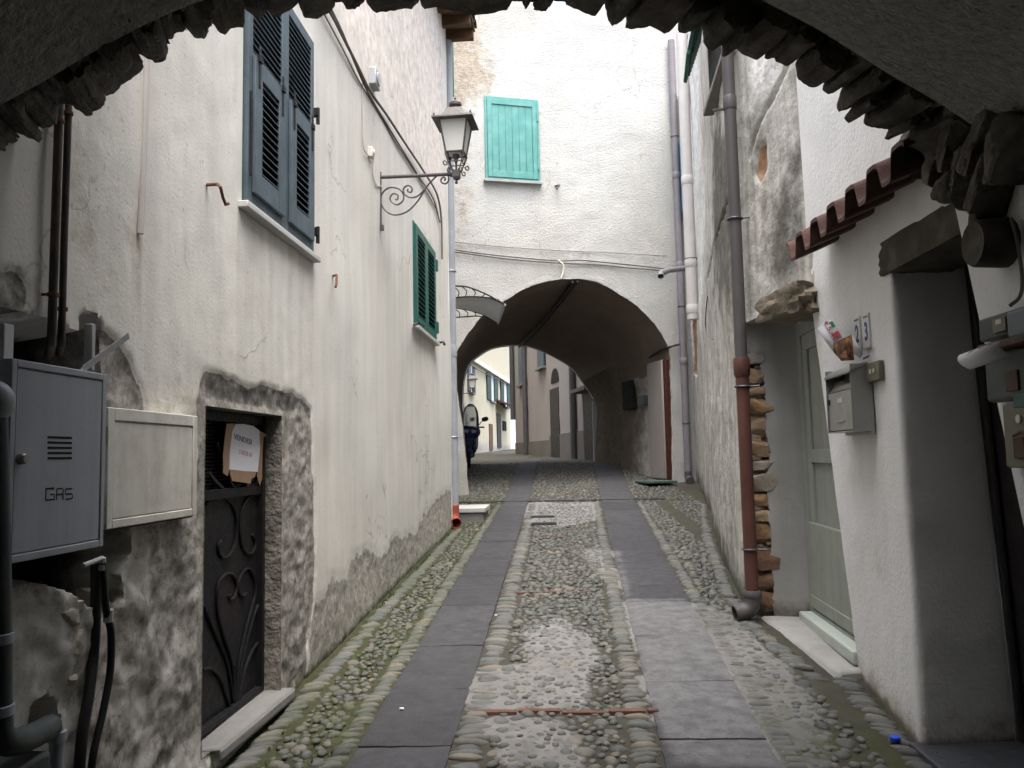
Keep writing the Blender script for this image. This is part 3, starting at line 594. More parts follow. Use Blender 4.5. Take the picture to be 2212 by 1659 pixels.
def masks_a(s, z):
    g = gz(A.y(s)); h = z - g
    f = lambda P, rag, rs, wd, sd: np.max([blob(s, z, p, rag, rs, wd, sd + i) for i, p in enumerate(P)], 0)
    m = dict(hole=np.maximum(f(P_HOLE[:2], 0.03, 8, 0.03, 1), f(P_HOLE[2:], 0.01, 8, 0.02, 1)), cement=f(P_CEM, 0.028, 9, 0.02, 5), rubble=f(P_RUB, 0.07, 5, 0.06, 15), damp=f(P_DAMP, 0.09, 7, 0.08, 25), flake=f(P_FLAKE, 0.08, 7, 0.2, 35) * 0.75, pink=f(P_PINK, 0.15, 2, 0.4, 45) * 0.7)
    st = np.clip(fb2(s * 9, z * 0.7, 1.6, 3, 63) * 2.2 - 0.75, 0, 1); gr = np.zeros(len(s))
    for a_, b_, zt_, ln_ in ((wS0 - 0.06, wS1 + 0.08, wZ0 - 0.02, 1.3), (gS0 - 0.06, gS1 + 0.08, gZ0 - 0.02, 1.2), (A.sz(444, 400)[0] - 0.02, A.sz(452, 400)[0], A.sz(447, 400)[1], 0.8), (A.sz(300, 500)[0] - 0.03, A.sz(312, 500)[0], A.sz(305, 515)[1], 0.9), (A.sz(815, 490)[0], A.sz(828, 490)[0], A.sz(822, 492)[1], 1.3)):
        gr = np.maximum(gr, ((s > a_) & (s < b_) & (z < zt_)) * np.clip(1 - (zt_ - z) / ln_, 0, 1) * (0.25 + 0.75 * st))
    m['grime'] = np.maximum(gr * 0.62, 0.42 * st * np.clip((z - 2.2) / 3, 0, 1))
    m['damp'] = np.maximum(m['damp'], np.clip(0.9 - h / 0.10, 0, 1) * 0.6)
    m['mortar'] = np.maximum(f(P_MOR, 0.05, 6, 0.08, 55), m['rubble'] * np.clip(fb2(s, z, 4.5, 4, 91) * 2.2 - 0.75, 0, 1)) * (m['rubble'] > 0.1); m['dark'] = m['hole'] * 1.1; m['moss'] = np.clip(0.62 - h / 0.16, 0, 1) * (A.y(s) > 4.4)  # inside of the holes coloured near-black to stand for their unlit depth
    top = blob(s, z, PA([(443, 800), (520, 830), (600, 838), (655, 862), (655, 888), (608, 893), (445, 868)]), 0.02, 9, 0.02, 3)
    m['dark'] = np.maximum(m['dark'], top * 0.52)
    return m
def disp_a(s, z, m):
    d = (fb2(s, z, 0.8, 3, 5) - 0.5) * 0.05 + (fb2(s, z, 9, 2, 9) - 0.5) * 0.004 * (s < 4.2)
    d = d - 0.012 * m['cement'] + m['cement'] * (fb2(s, z, 17, 5, 12) - 0.5) * 0.03 - 0.008 * m['damp'] + m['damp'] * (fb2(s, z, 18, 4, 14) - 0.5) * 0.012
    d = d + m['rubble'] * ((fb2(s, z, 3.2, 5, 13) - 0.5) * 0.075 + (fb2(s, z, 15, 5, 18) - 0.5) * 0.04) - 0.006 * m['flake'] + m['flake'] * (fb2(s, z, 20, 4, 16) - 0.5) * 0.012
    return d - 0.42 * m['hole']
wall_grid('wall', A, lines([(0, 4.2, 0.016), (4.2, LA, 0.032)]), lines([(-0.1, 2.3, 0.016), (2.3, 4.6, 0.025), (4.6, 8.2, 0.06)]), 'cream_plaster', house_a,
          holes=[(dS0, dS1, dZ0, dZ1), (wS0, wS1, wZ0, wZ1), (gS0, gS1, gZ0, gZ1)], disp=disp_a, masks=masks_a)
mb = MB(); mb.patch((-1.43, 11.4, -0.1), (-2.6, 11.45, -0.1), (-2.6, 11.45, 8.2), (-1.43, 11.4, 8.2), 6, 20, 0.01); mb.build('end_wall', 'white_plaster', house_a)
mb = MB(A.fr); reveal(mb, A, dS0, dS1, dZ0, dZ1, 0.004, -0.20); mb.build('door_reveal', 'rough_cement', house_a, attrs=None)
# eave
mb = MB(A.fr); mb.box(5.5, LA + 0.15, -0.3, 0.42, 7.92, 7.95)
mb.build('eave_boards', 'rafter_wood', house_a)
for k in range(13):
    s = 5.7 + k * 0.40; mb = MB(A.fr); mb.box(s - 0.05, s + 0.05, -0.2, 0.40, 7.78, 7.92); mb.build('rafter', 'rafter_wood', house_a, bevel=0.006)
mb = MB(A.fr)
for k in range(24):
    s = 5.6 + k * 0.21; t = np.linspace(0, math.pi, 7)
    for q0, q1 in zip(t[:-1], t[1:]):
        mb.add([(s + 0.1 * math.cos(q), d, 7.96 + 0.08 * math.sin(q) + (0.45 - d) * 0.25) for d in (-0.4, 0.45) for q in (q0, q1)], [(0, 1, 3, 2)])
mb.box(5.4, LA + 0.1, -3.0, -0.3, 8.0, 8.15); mb.build('roof', 'clay_tile', house_a)
# big louvred window
F = A.fr
win = MB(F); reveal(win, A, wS0, wS1, wZ0, wZ1, 0.004, -0.10); frame(win, F, wS0 + 0.005, wS1 - 0.005, wZ0 + 0.005, wZ1 - 0.005, -0.06, -0.012, 0.03)
win = win.build('window', 'green_paint', house_a, bevel=0.003)
mb = MB(F); mb.box(wS0, wS1, -0.099, -0.095, wZ0, wZ1); mb.build('backing', 'dark_void', win)
wm = wS0 + (wS1 - wS0) * 0.505
for i, (a, b) in enumerate(((wS0 + 0.012, wm - 0.004), (wm + 0.004, wS1 - 0.012))):
    mb = MB(F); z0, z1 = wZ0 + 0.02, wZ1 - 0.015; zm = z0 + (z1 - z0) * 0.56
    frame(mb, F, a, b, z0, z1, -0.010, 0.028, 0.055, 0.085, 0.07); mb.box(a + 0.055, b - 0.055, -0.008, 0.026, zm - 0.04, zm + 0.04)
    slats(mb, F, a + 0.055, b - 0.055, zm + 0.04, z1 - 0.07, -0.005, 0.024, 0.036)
    fa, fb_ = a + 0.045, b - 0.045; zf0, zf1 = z0 + 0.06, zm + 0.012      # hinged flap
    frame(mb, F, fa, fb_, zf0, zf1, 0.030, 0.048, 0.10, 0.12, 0.10)
    slats(mb, F, fa + 0.10, fb_ - 0.10, zf0 + 0.12, zf1 - 0.10, 0.012, 0.044, 0.040)
    mb.build('shutter', 'blue_grey_paint', win, bevel=0.002)
    for q in (fa + 0.05, fb_ - 0.05):
        mb = MB(F); mb.box(q - 0.012, q + 0.012, 0.048, 0.053, zf1 - 0.16, zf1 + 0.07); mb.box(q - 0.02, q + 0.02, 0.048, 0.062, zf1 - 0.02, zf1 + 0.012)
        mb.build('strap_hinge', 'black_iron', win)
for z in (wZ0 + 0.14, wZ0 + 0.95):
    mb = MB(F); mb.box(wS1 - 0.01, wS1 + 0.035, 0.01, 0.05, z, z + 0.05); mb.tube([(wS1 + 0.02, 0.045, z - 0.05), (wS1 + 0.02, 0.045, z + 0.06)], 0.013); mb.build('hinge', 'black_iron', win)
mb = MB(F); mb.tube([(wS0 + 0.03, 0.035, wZ0 + 0.16), (wS0 + 0.03, 0.035, wZ0 + 0.62)], 0.006); mb.build('hinge', 'black_iron', win)
mb = MB(F); mb.box(wS0 - 0.05, wS1 + 0.06, -0.10, 0.055, wZ0 - 0.032, wZ0 + 0.004); mb.build('sill', 'marble', win, bevel=0.005)
# small green window
win = MB(F); reveal(win, A, gS0, gS1, gZ0, gZ1, 0.004, -0.08); frame(win, F, gS0 + 0.005, gS1 - 0.005, gZ0 + 0.005, gZ1 - 0.005, -0.05, 0.015, 0.035)
win = win.build('window', 'green_paint', house_a, bevel=0.003)
mb = MB(F); mb.box(gS0, gS1, -0.079, -0.075, gZ0, gZ1); mb.build('backing', 'dark_void', win)
gm = (gS0 + gS1) / 2
for a, b in ((gS0 + 0.04, gm - 0.004), (gm + 0.004, gS1 - 0.04)):
    mb = MB(F); frame(mb, F, a, b, gZ0 + 0.03, gZ1 - 0.03, -0.005, 0.035, 0.09); slats(mb, F, a + 0.09, b - 0.09, gZ0 + 0.12, gZ1 - 0.12, -0.002, 0.033, 0.052, 0.008); mb.build('shutter', 'green_paint', win, bevel=0.002)
for z in (gZ0 + 0.12, gZ1 - 0.25):
    mb = MB(F); mb.box(gS1 - 0.02, gS1 + 0.06, 0.01, 0.05, z, z + 0.14); mb.build('hinge', 'green_paint', win, bevel=0.003)
mb = MB(F); mb.box(gS0 - 0.06, gS1 + 0.06, -0.08, 0.06, gZ0 - 0.04, gZ0 + 0.003); mb.build('sill', 'marble', win, bevel=0.004)
# iron cellar door
door = MB(F); frame(door, F, dS0 + 0.004, dS1 - 0.004, dZ0 + 0.02, dZ1 - 0.004, -0.15, -0.09, 0.035, 0.03, 0.05)
door = door.build('door', 'black_iron', house_a, bevel=0.003)
zt = A.sz(525, 1068)[1]
mb = MB(F); mb.box(dS0 + 0.04, dS1 - 0.04, -0.135, -0.125, dZ0 + 0.03, zt); mb.box(dS0 + 0.04, dS1 - 0.04, -0.135, -0.10, zt - 0.02, zt + 0.03); mb.build('door_panel', 'black_iron', door, bevel=0.002)
mb = MB(F); mb.box(dS0 + 0.01, dS1 - 0.01, -0.199, -0.195, dZ0, dZ1); mb.build('backing', 'dark_void', door)
mb = MB(F)
for k in range(int((dZ1 - zt) / 0.019)): mb.tube([(dS0 + 0.04, -0.14, zt + k * 0.019), (dS1 - 0.04, -0.14, zt + k * 0.019)], 0.0022, 4)
for k in range(int((dS1 - dS0) / 0.05)): mb.tube([(dS0 + 0.04 + k * 0.05, -0.142, zt), (dS0 + 0.04 + k * 0.05, -0.142, dZ1 - 0.05)], 0.0015, 4)
mb.build('wire_grille', 'iron_bar', door)
def dpx(pts): return smooth([A.sz(0.5401 * (780 + 0.6146 * x), 0.5401 * (1950 + 0.6146 * y), -0.115) for x, y in pts], 6)
mb = MB(F)
scr = [[(75, 110), (110, 70), (170, 60), (225, 85), (262, 150), (275, 250), (262, 370), (225, 445), (185, 455), (160, 420), (155, 375), (175, 348)],
       [(515, 260), (500, 150), (460, 75), (400, 50), (345, 75), (310, 150), (297, 270), (310, 380), (350, 432), (385, 410), (395, 350), (375, 305)],
       [(262, 1400), (245, 1150), (185, 950), (150, 800), (155, 640), (190, 575), (230, 560), (265, 590), (275, 660), (255, 720), (230, 728), (226, 700)],
       [(268, 1400), (290, 1150), (330, 950), (375, 780), (395, 690), (390, 600), (355, 530), (320, 545), (290, 610), (290, 680), (315, 705), (335, 690)],
       [(255, 1400), (215, 1150), (120, 920), (60, 770)], [(275, 1400), (310, 1130), (370, 890), (430, 720), (480, 600), (500, 520)],
       [(240, 1500), (215, 1380), (165, 1240), (110, 1180), (55, 1185)], [(285, 1400), (330, 1180), (390, 1040), (450, 985), (490, 1040), (500, 1130), (470, 1220), (435, 1225), (428, 1170), (445, 1125)], [(265, 1440), (262, 1290), (258, 1150)]]
for q in scr:
    p = dpx(q); mb.tube([(a, -0.118, z) for a, z in p], 0.0085, 6)
mb.build('scrollwork', 'black_iron', door)
def upx(pts): return smooth([A.sz(0.5401 * (780 + 0.217 * x), 0.5401 * (1600 + 0.217 * y), -0.115) for x, y in pts], 6)
mb = MB(F)
for q in ([(270, 400), (340, 320), (430, 310), (530, 380), (590, 520), (580, 750), (540, 900), (480, 940), (440, 880), (420, 780)], [(1060, 470), (1130, 410), (1220, 410), (1310, 480), (1370, 620), (1400, 850), (1390, 1050), (1330, 1260), (1230, 1420), (1080, 1600)], [(270, 1330), (360, 1470), (470, 1580), (530, 1640)], [(650, 1420), (680, 1540), (740, 1590), (810, 1570), (850, 1490)]):
    p = upx(q); mb.tube([(a, -0.118, z) for a, z in p], 0.009, 6)
mb.build('scrollwork', 'iron_bar', door)
ks, kz = A.sz(596, 1004, -0.1); mb = MB(F); mb.rock((ks, -0.075, kz), np.eye(3), (0.018, 0.018, 0.018), 1.0, 0.0, 5); mb.tube([(ks, -0.12, kz), (ks, -0.08, kz)], 0.006); mb.build('knob', 'marble', door)
ks, kz = A.sz(594, 1162, -0.1); mb = MB(F); mb.box(ks - 0.03, ks + 0.03, -0.10, -0.07, kz - 0.02, kz + 0.02); mb.build('lock', 'iron_bar', door, bevel=0.003)
# threshold
mb = MB(F); zz = gz(A.y(np.array([(dS0 + dS1) / 2])))[0]
mb.patch((dS0 + 0.02, -0.20, dZ0 + 0.004), (dS1 + 0.03, -0.20, dZ0 + 0.012), (dS1 + 0.06, 0.06, dZ0 + 0.008), (dS0 + 0.10, 0.045, dZ0 + 0.0), 24, 6, 0.008); mb.patch((dS0 + 0.10, 0.045, dZ0 + 0.0), (dS1 + 0.06, 0.06, dZ0 + 0.008), (dS1 + 0.06, 0.062, dZ0 - 0.045), (dS0 + 0.10, 0.047, dZ0 - 0.05), 24, 4, 0.006)
mb.build('threshold', 'pale_stone', house_a, solid=0.012)
# loose rubble at the foot of the wall
for px, py, hs, hz in ((166, 1388, 0.036, 0.042), (160, 1455, 0.038, 0.046), (150, 1338, 0.05, 0.03), (222, 1290, 0.02, 0.035)):
    s, z = A.sz(px, py, 0.02); mb = MB(F); mb.rock((s, -0.02, z), np.eye(3), (hs, 0.05, hz), 0.35, 0.20, 8, int(px + py), facet=9); mb.build('loose_stone', 'bare_stone', house_a)
# ================================================================== set-back house behind the downpipe
B = Wall([(-1.62, 11.45), (-2.35, 15.6)])
house_b = thing('house', 'set back plastered house glimpsed between the grey downpipe and the arch', 'house', (-2.0, 13.5, 0.7))
wall_grid('wall', B, lines([(0, float(B.s[-1]), 0.08)]), lines([(0.3, 8.6, 0.12)]), 'facade_stucco', house_b)
mb = MB(B.fr); mb.box(-0.2, float(B.s[-1]), -3, 0.1, 8.6, 8.75); mb.build('roof', 'clay_tile', house_b)
# an open shutter leaf standing out from this wall
Sx = 1.2
yy = B.P(Sx, 0.3, 0)[1]; r = ray(981, 208); zb = CAM[2] + r[2] / r[1] * yy; xo = r[0] / r[1] * yy
mb = MB(); mb.box(xo - 0.42, xo, yy - 0.02, yy + 0.02, zb, zb + 1.35); sh = mb.build('window', 'green_paint', house_b, bevel=0.004)
mb = MB(); slats(mb, ident, xo - 0.36, xo - 0.06, zb + 0.1, zb + 1.25, yy - 0.024, yy - 0.02, 0.05); mb.build('shutter', 'green_paint', sh)
# ================================================================== house over the far arch
FA = Wall([(-2.6, 15.12), (3.2, 16.86)])
house_c = thing('house', 'tall cream stucco house bridging the lane over a wide round arch', 'house', (0.2, 16.2, 1.0))
NEAR = [(1013, 1075), (1009, 1010), (1002, 943), (993, 875), (987, 837), (983, 800), (985, 765), (1002, 735), (1019, 711), (1037, 687), (1062, 667), (1091, 649), (1122, 629), (1156, 615), (1201, 605), (1242, 602), (1276, 607), (1310, 619), (1344, 638), (1378, 663), (1413, 699), (1438, 738), (1447, 775), (1451, 830), (1453, 900), (1454, 960), (1455, 1060)]
nc = np.array([FA.sz(*p) for p in NEAR]); nc = resample(smooth(nc, 8), 181)
nc_j = nc + np.stack([(fb2(nc[:, 0], nc[:, 1], 3, 4, 4) - 0.5) * 0.05, (fb2(nc[:, 0], nc[:, 1], 3, 4, 6) - 0.5) * 0.05], 1)
cs_, cz_ = (nc[:, 0].min() + nc[:, 0].max()) / 2, 3.2; S0, S1, ZB, ZT = 0.0, float(FA.s[-1]), 0.3, 10.9
out = []
for (s, z) in nc:
    dx, dz = s - cs_, z - cz_
    if dz <= 0: out.append((S0 if dx < 0 else S1, z))
    else:
        t = min([(S0 - cs_) / dx if dx < 0 else 1e9, (S1 - cs_) / dx if dx > 0 else 1e9, (ZT - cz_) / dz]); out.append((cs_ + dx * t, cz_ + dz * t))
out = np.array(out); NR = 150; rr = np.linspace(0, 1, NR) ** 1.25
G = nc_j[:, None, :] * (1 - rr[None, :, None]) + out[:, None, :] * rr[None, :, None]; s = G[:, :, 0].ravel(); z = G[:, :, 1].ravel()
rad_d = np.broadcast_to(rr[None, :], (181, NR)).ravel()
d = (fb2(s, z, 0.8, 3, 51) - 0.5) * 0.06 + (fb2(s, z, 5, 2, 52) - 0.5) * 0.016; d[rad_d == 0] = -0.01
def PF(p): return [FA.sz(*q) for q in p]
stain = np.maximum(blob(s, z, PF([(960, 60), (1030, 60), (1050, 110), (1045, 170), (1030, 200), (1010, 260), (985, 300), (960, 300)]), 0.25, 2, 0.5, 3), 0.55 * blob(s, z, PF([(960, 300), (1040, 320), (1030, 480), (1010, 560), (960, 560)]), 0.3, 2, 0.6, 5))
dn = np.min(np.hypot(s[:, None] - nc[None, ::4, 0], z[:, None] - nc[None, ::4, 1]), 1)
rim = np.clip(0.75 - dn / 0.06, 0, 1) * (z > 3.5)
ptc = np.max([blob(s, z, PF(p), 0.03, 9, 0.04, 7) for p in ([(1163, 225), (1182, 228), (1184, 248), (1165, 250)], [(1030, 345), (1046, 340), (1046, 362), (1034, 362)], [(1165, 352), (1178, 356), (1175, 372), (1164, 370)], [(1212, 535), (1260, 532), (1275, 555), (1262, 570), (1225, 560)])], 0)
F4 = [[i * NR + j, i * NR + j + 1, (i + 1) * NR + j + 1, (i + 1) * NR + j] for i in range(180) for j in range(NR - 1)]
mb = MB(); mb.v = [FA.fr(np.stack([s, d, z], 1))]; mb.f = F4; mb.n = len(s)
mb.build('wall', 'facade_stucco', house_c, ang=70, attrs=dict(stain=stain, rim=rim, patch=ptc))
FARP = [(1003, 1008), (1001, 930), (999, 868), (1002, 820), (1014, 786), (1037, 766), (1060, 753), (1088, 747), (1122, 745), (1139, 747), (1173, 759), (1207, 776), (1235, 795), (1259, 826), (1280, 858), (1290, 885), (1288, 940), (1284, 1015)]
FB = Wall([(-4, 21.0), (4, 21.0)])
fc = resample(smooth(np.array([FB.sz(*p) for p in FARP]), 8), 181); fc[:, 1] = np.where(np.arange(181) < 3, 1.0, fc[:, 1]); fc[-3:, 1] = 1.0
N3 = FA.fr(np.stack([nc_j[:, 0], 0 * nc[:, 0] - 0.01, nc_j[:, 1]], 1)); F3 = FB.fr(np.stack([fc[:, 0], 0 * fc[:, 0], fc[:, 1]], 1))
NV = 70; tt = np.linspace(0, 1, NV)
V = N3[:, None] * (1 - tt[None, :, None]) + F3[:, None] * tt[None, :, None]
nz_ = (fbm(V.reshape(-1, 3), 1.2, 4, 60).reshape(181, NV) - 0.5) * 0.10 * np.clip(tt * 15, 0, 1) * np.clip((1 - tt) * 10, 0, 1)
ctr = np.array([0, 0, 2.6]); dirn = V - np.stack([np.broadcast_to(V.mean(0)[None, :, 0], (181, NV)), V[:, :, 1], np.full((181, NV), 2.6)], 2); dirn /= np.linalg.norm(dirn, axis=2)[:, :, None] + 1e-9
V = V + dirn * nz_[:, :, None]
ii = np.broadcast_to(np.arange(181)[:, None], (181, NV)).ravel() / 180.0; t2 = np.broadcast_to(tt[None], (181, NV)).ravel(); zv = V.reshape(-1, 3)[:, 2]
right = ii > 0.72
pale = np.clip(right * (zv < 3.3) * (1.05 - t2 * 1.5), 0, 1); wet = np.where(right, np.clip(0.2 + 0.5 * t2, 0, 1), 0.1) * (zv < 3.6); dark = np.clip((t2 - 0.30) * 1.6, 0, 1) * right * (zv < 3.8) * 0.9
mb = MB(); mb.v = [V.reshape(-1, 3)]; mb.n = 181 * NV
mb.f = [[i * NV + j, i * NV + j + 1, (i + 1) * NV + j + 1, (i + 1) * NV + j] for i in range(180) for j in range(NV - 1)]
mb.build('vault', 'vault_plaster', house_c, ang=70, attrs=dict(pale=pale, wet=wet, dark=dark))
mb = MB(); mb.add([(-2.5, 15.3, 10.6), (3.3, 17.0, 10.6), (3.3, 21.3, 9.4), (-4, 21.3, 9.4), (-2.5, 15.3, 10.75), (3.3, 17.0, 10.75), (3.3, 21.3, 9.55), (-4, 21.3, 9.55)], [(0, 1, 2, 3), (7, 6, 5, 4), (0, 4, 5, 1), (1, 5, 6, 2), (2, 6, 7, 3), (3, 7, 4, 0)]); mb.build('roof', 'clay_tile', house_c)
mb = MB(); ft = fc[(fc[:, 1] > 3.0)]; pl = [(-1.5, 3.0), (-1.5, 9.4), (9.5, 9.4), (9.5, 3.0)] + [tuple(q) for q in ft[::-1]]
mb.prism(pl, -0.25, -0.05, FB.fr); mb.box(-1.5, fc[0, 0], -0.25, -0.05, 0.8, 3.0, FB.fr); mb.box(fc[-1, 0], 9.5, -0.25, -0.05, 0.8, 3.0, FB.fr); mb.build('back_wall', 'facade_stucco', house_c)
# teal boarded shutter
F = FA.fr; (a0, _), (a1, _) = FA.sz(1047, 300), FA.sz(1164, 300); z0 = FA.sz(1105, 391)[1]; z1 = FA.sz(1105, 213)[1]
win = MB(F); frame(win, F, a0, a1, z0, z1, -0.02, 0.035, 0.045); win = win.build('window', 'teal_paint', house_c, bevel=0.004)
mb = MB(F); b0, b1 = a0 + 0.05, a1 - 0.05; frame(mb, F, b0, b1, z0 + 0.05, z1 - 0.05, 0.0, 0.05, 0.09, 0.13, 0.11)
mb.box(b0 + 0.088, b1 - 0.088, 0.0, 0.022, z0 + 0.178, z1 - 0.158)
nb = 6; wb = (b1 - b0 - 0.18) / nb
for k in range(nb): mb.box(b0 + 0.09 + k * wb + 0.004, b0 + 0.09 + (k + 1) * wb - 0.004, 0.022, 0.032, z0 + 0.18, z1 - 0.16)
mb.build('shutter', 'teal_paint', win, bevel=0.005)
for zz in (z0 + 0.25, z1 - 0.45):
    mb = MB(F); mb.box(a1 - 0.05, a1 - 0.02, 0.035, 0.06, zz, zz + 0.22); mb.build('hinge', 'teal_paint', win)
mb = MB(F); mb.box(a0 - 0.04, a1 + 0.03, -0.02, 0.09, z0 - 0.055, z0 - 0.004); mb.build('sill', 'smooth_cement', win, bevel=0.006)
# doorway and openings in the passage's right wall
RT = Wall([tuple(N3[-12][:2]), tuple(F3[-12][:2])], -1); F = RT.fr
def rbox(mb, x0, y0, x1, y1, d0, d1):
    s0, s1 = sorted((RT.sz(x1, (y0 + y1) / 2, d1)[0], RT.sz(x0, (y0 + y1) / 2, d1)[0])); sm = (x0 + x1) / 2; s0 = max(s0, 0.06)
    mb.box(s0, s1, d0, d1, RT.sz(sm, y1, d1)[1], RT.sz(sm, y0, d1)[1], F)
door = MB(F); rbox(door, 1432, 775, 1449, 1037, -0.05, 0.06); door = door.build('door', 'red_door', house_c, bevel=0.01)
mb = MB(F); rbox(mb, 1400, 780, 1433, 1035, -0.1, 0.09); mb.build('door_jamb', 'pink_plaster', house_c, bevel=0.03)
mb = MB(F); rbox(mb, 1344, 823, 1366, 884, -0.1, 0.06); mb.build('window', 'dark_void', house_c, bevel=0.004)
mb = MB(F); rbox(mb, 1379, 855, 1390, 875, -0.1, 0.08); mb.build('wall_box', 'dark_plastic', house_c, bevel=0.004)
# ================================================================== right house
R = Wall(np.array([(1.735, 5.0), (1.68, 5.5), (1.60, 6.0), (1.535, 6.5), (1.54, 6.9), (1.58, 7.3), (1.76, 8.7), (1.94, 10.1), (2.25, 12.0), (2.53, 13.6), (2.95, 17.2)]), -1)
house_d = thing('house', 'old house on the right with streaked grey plaster, exposed masonry and a sage door', 'house', (2.2, 9, 0.4))
oS0, oS1, oZ1 = -0.01, float(R.s[3]) - 0.02, 2.62
def PR(p): return [R.sz(*q) for q in p]
def masks_r(s, z):
    y = R.y(s); h = z - gz(y)
    f = lambda P, rag, rs, wd, sd: np.max([blob(s, z, PR(p), rag, rs, wd, sd + i) for i, p in enumerate(P)], 0)
    pale = np.maximum(np.clip((y - 8.3) / 2.5, 0, 1) * np.clip((z - 2.8) / 1.8, 0, 1) * 1.1, 0.8 * f([[(1610, 60), (1690, 40), (1690, 200), (1640, 240), (1612, 250)]], 0.1, 3, 0.3, 1))
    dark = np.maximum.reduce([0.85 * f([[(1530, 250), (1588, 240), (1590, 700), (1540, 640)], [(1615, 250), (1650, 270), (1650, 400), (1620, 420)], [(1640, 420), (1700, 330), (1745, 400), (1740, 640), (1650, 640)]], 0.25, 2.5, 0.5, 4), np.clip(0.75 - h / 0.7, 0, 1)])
    brick = f([[(1632, 318), (1648, 310), (1652, 360), (1638, 395), (1626, 372)], [(1493, 690), (1506, 690), (1506, 810), (1496, 805)]], 0.02, 9, 0.03, 9)
    brick = np.maximum(brick, np.clip(1 - np.abs(s - oS1 - 0.05) / 0.16, 0, 1) * (z < 2.35) * (0.45 + 0.5 * fb2(s, z, 3, 3, 71)))
    return dict(pale=pale, dark=dark, brick=brick, cement=0 * s, moss=np.clip(0.6 - h / 0.3, 0, 1))
def disp_r(s, z, m):
    crack = np.full(len(s), 9.0)
    for pl_ in ([(1712, 118), (1690, 165), (1650, 240), (1622, 310), (1617, 335)], [(1588, 385), (1575, 425), (1556, 480), (1540, 520), (1528, 600)]):
        q = np.array(PR(pl_))
        for a, b in zip(q[:-1], q[1:]):
            e = b - a; t = np.clip(((s - a[0]) * e[0] + (z - a[1]) * e[1]) / (e @ e), 0, 1); crack = np.minimum(crack, np.hypot(s - a[0] - e[0] * t, z - a[1] - e[1] * t) + (fb2(s, z, 9, 3, 40) - 0.5) * 0.03)
    return (fb2(s, z, 0.9, 3, 35) - 0.5) * 0.09 + (fb2(s, z, 8, 4, 36) - 0.5) * 0.025 - m['brick'] * (0.03 + 0.05 * fb2(s, z, 7, 3, 37)) - 0.045 * np.clip(1 - crack / 0.035, 0, 1)
wall_grid('wall', R, lines([(-0.01, 4.2, 0.025), (4.2, float(R.s[-1]), 0.06)]), lines([(0.0, 4.5, 0.025), (4.5, 9.0, 0.07)]), 'stained_plaster', house_d, holes=[(oS0, oS1, 0.0, oZ1)], disp=disp_r, masks=masks_r)
mb = MB(R.fr); mb.box(-0.5, float(R.s[-1]), -3.2, 0.06, 9.0, 9.15); mb.build('roof', 'clay_tile', house_d)
# reveal of the sage door, facing the camera, with bare stones along its outer edge
P = lambda s, d, z: R.P(s, d, z)
e0 = P(oS1, 0.0, 0.28); e1 = P(oS1, 0.0, oZ1 + 0.03); b0 = np.array([1.95, 6.32, 0.28]); b1 = np.array([1.93, 6.36, oZ1 + 0.03])
NU_, NV_ = 70, 190; mb = MB(); mb.patch(e0 + (0.0, -0.03, 0), b0 + (0, -0.01, 0), b1 + (0, -0.01, 0), e1 + (0.0, -0.03, 0), NU_, NV_, 0.012, 3); v = mb.verts()
zz_ = 0.28 + (oZ1 - 0.25) * (np.arange(NV_) + 0.5) / NV_; torn = (0.05 + 0.085 * fb2(zz_, 0 * zz_, 2.6, 5, 44) * 1.5 + 0.03 * (fb2(zz_, 0 * zz_, 14, 4, 46) - 0.5)) * (zz_ < 2.36)
keepf = [f for n_, f in enumerate(mb.f) if (n_ // NV_ + 0.5) / NU_ * 0.41 > torn[n_ % NV_]]; mb.f = keepf
mb.build('door_reveal', 'smooth_cement', house_d, attrs=dict(dark=np.clip(0.75 - (v[:, 2] - 0.35) / 0.35, 0, 1)), recalc=False, solid=0.012)
mb = MB(); mb.patch(e0 + (0.0, 0.02, 0), b0 + (0, 0.03, 0), b1 + (0, 0.03, 0), e1 + (0.0, 0.02, 0), 20, 60, 0.02, 5); mb.build('masonry_core', 'rough_cement', house_d)
mb = MB(); rv = []; z = 0.40; k = 0
while z < 2.35:
    hh = RNG.uniform(0.04, 0.10); wv = RNG.uniform(0.07, 0.125); tone = RNG.uniform(0.0, 0.2) if z < 0.95 else RNG.uniform(0.2, 1.0)
    mb.rock((e0[0] + 0.03 + wv * 0.5 + RNG.normal(0, 0.012), e0[1] - 0.012 - 0.2 * wv * 0.5, z + hh), [[1, -0.2, RNG.normal(0, 0.08)], [0, 1, 0], [RNG.normal(0, 0.08), 0, 1]], (wv, 0.05, hh * 0.9), 0.10, 0.16, 8, 300 + k, facet=9); rv += [tone] * len(_CG[8][0])
    for q in range(3):
        hs_ = RNG.uniform(0.012, 0.03); mb.rock((e0[0] + RNG.uniform(0.0, 0.17), e0[1] - 0.01 + RNG.normal(0, 0.008), z + RNG.choice([0.0, hh * 2]) + RNG.normal(0, 0.01)), np.eye(3), (hs_ * 1.6, 0.03, hs_), 0.2, 0.2, 5, 400 + k * 3 + q, facet=6); rv += [RNG.uniform(0.3, 0.95)] * len(_CG[5][0])
    z += hh * 2 * 1.06; k += 1
mb.build('masonry_edge', 'rubble_stone', house_d, attrs=dict(rnd=rv))
mb = MB(); mb.patch(P(oS0, 0.02, oZ1), P(oS1, 0.02, oZ1), P(oS1, -0.5, oZ1), P(oS0, -0.5, oZ1), 10, 4); mb.build('door_head', 'smooth_cement', house_d)
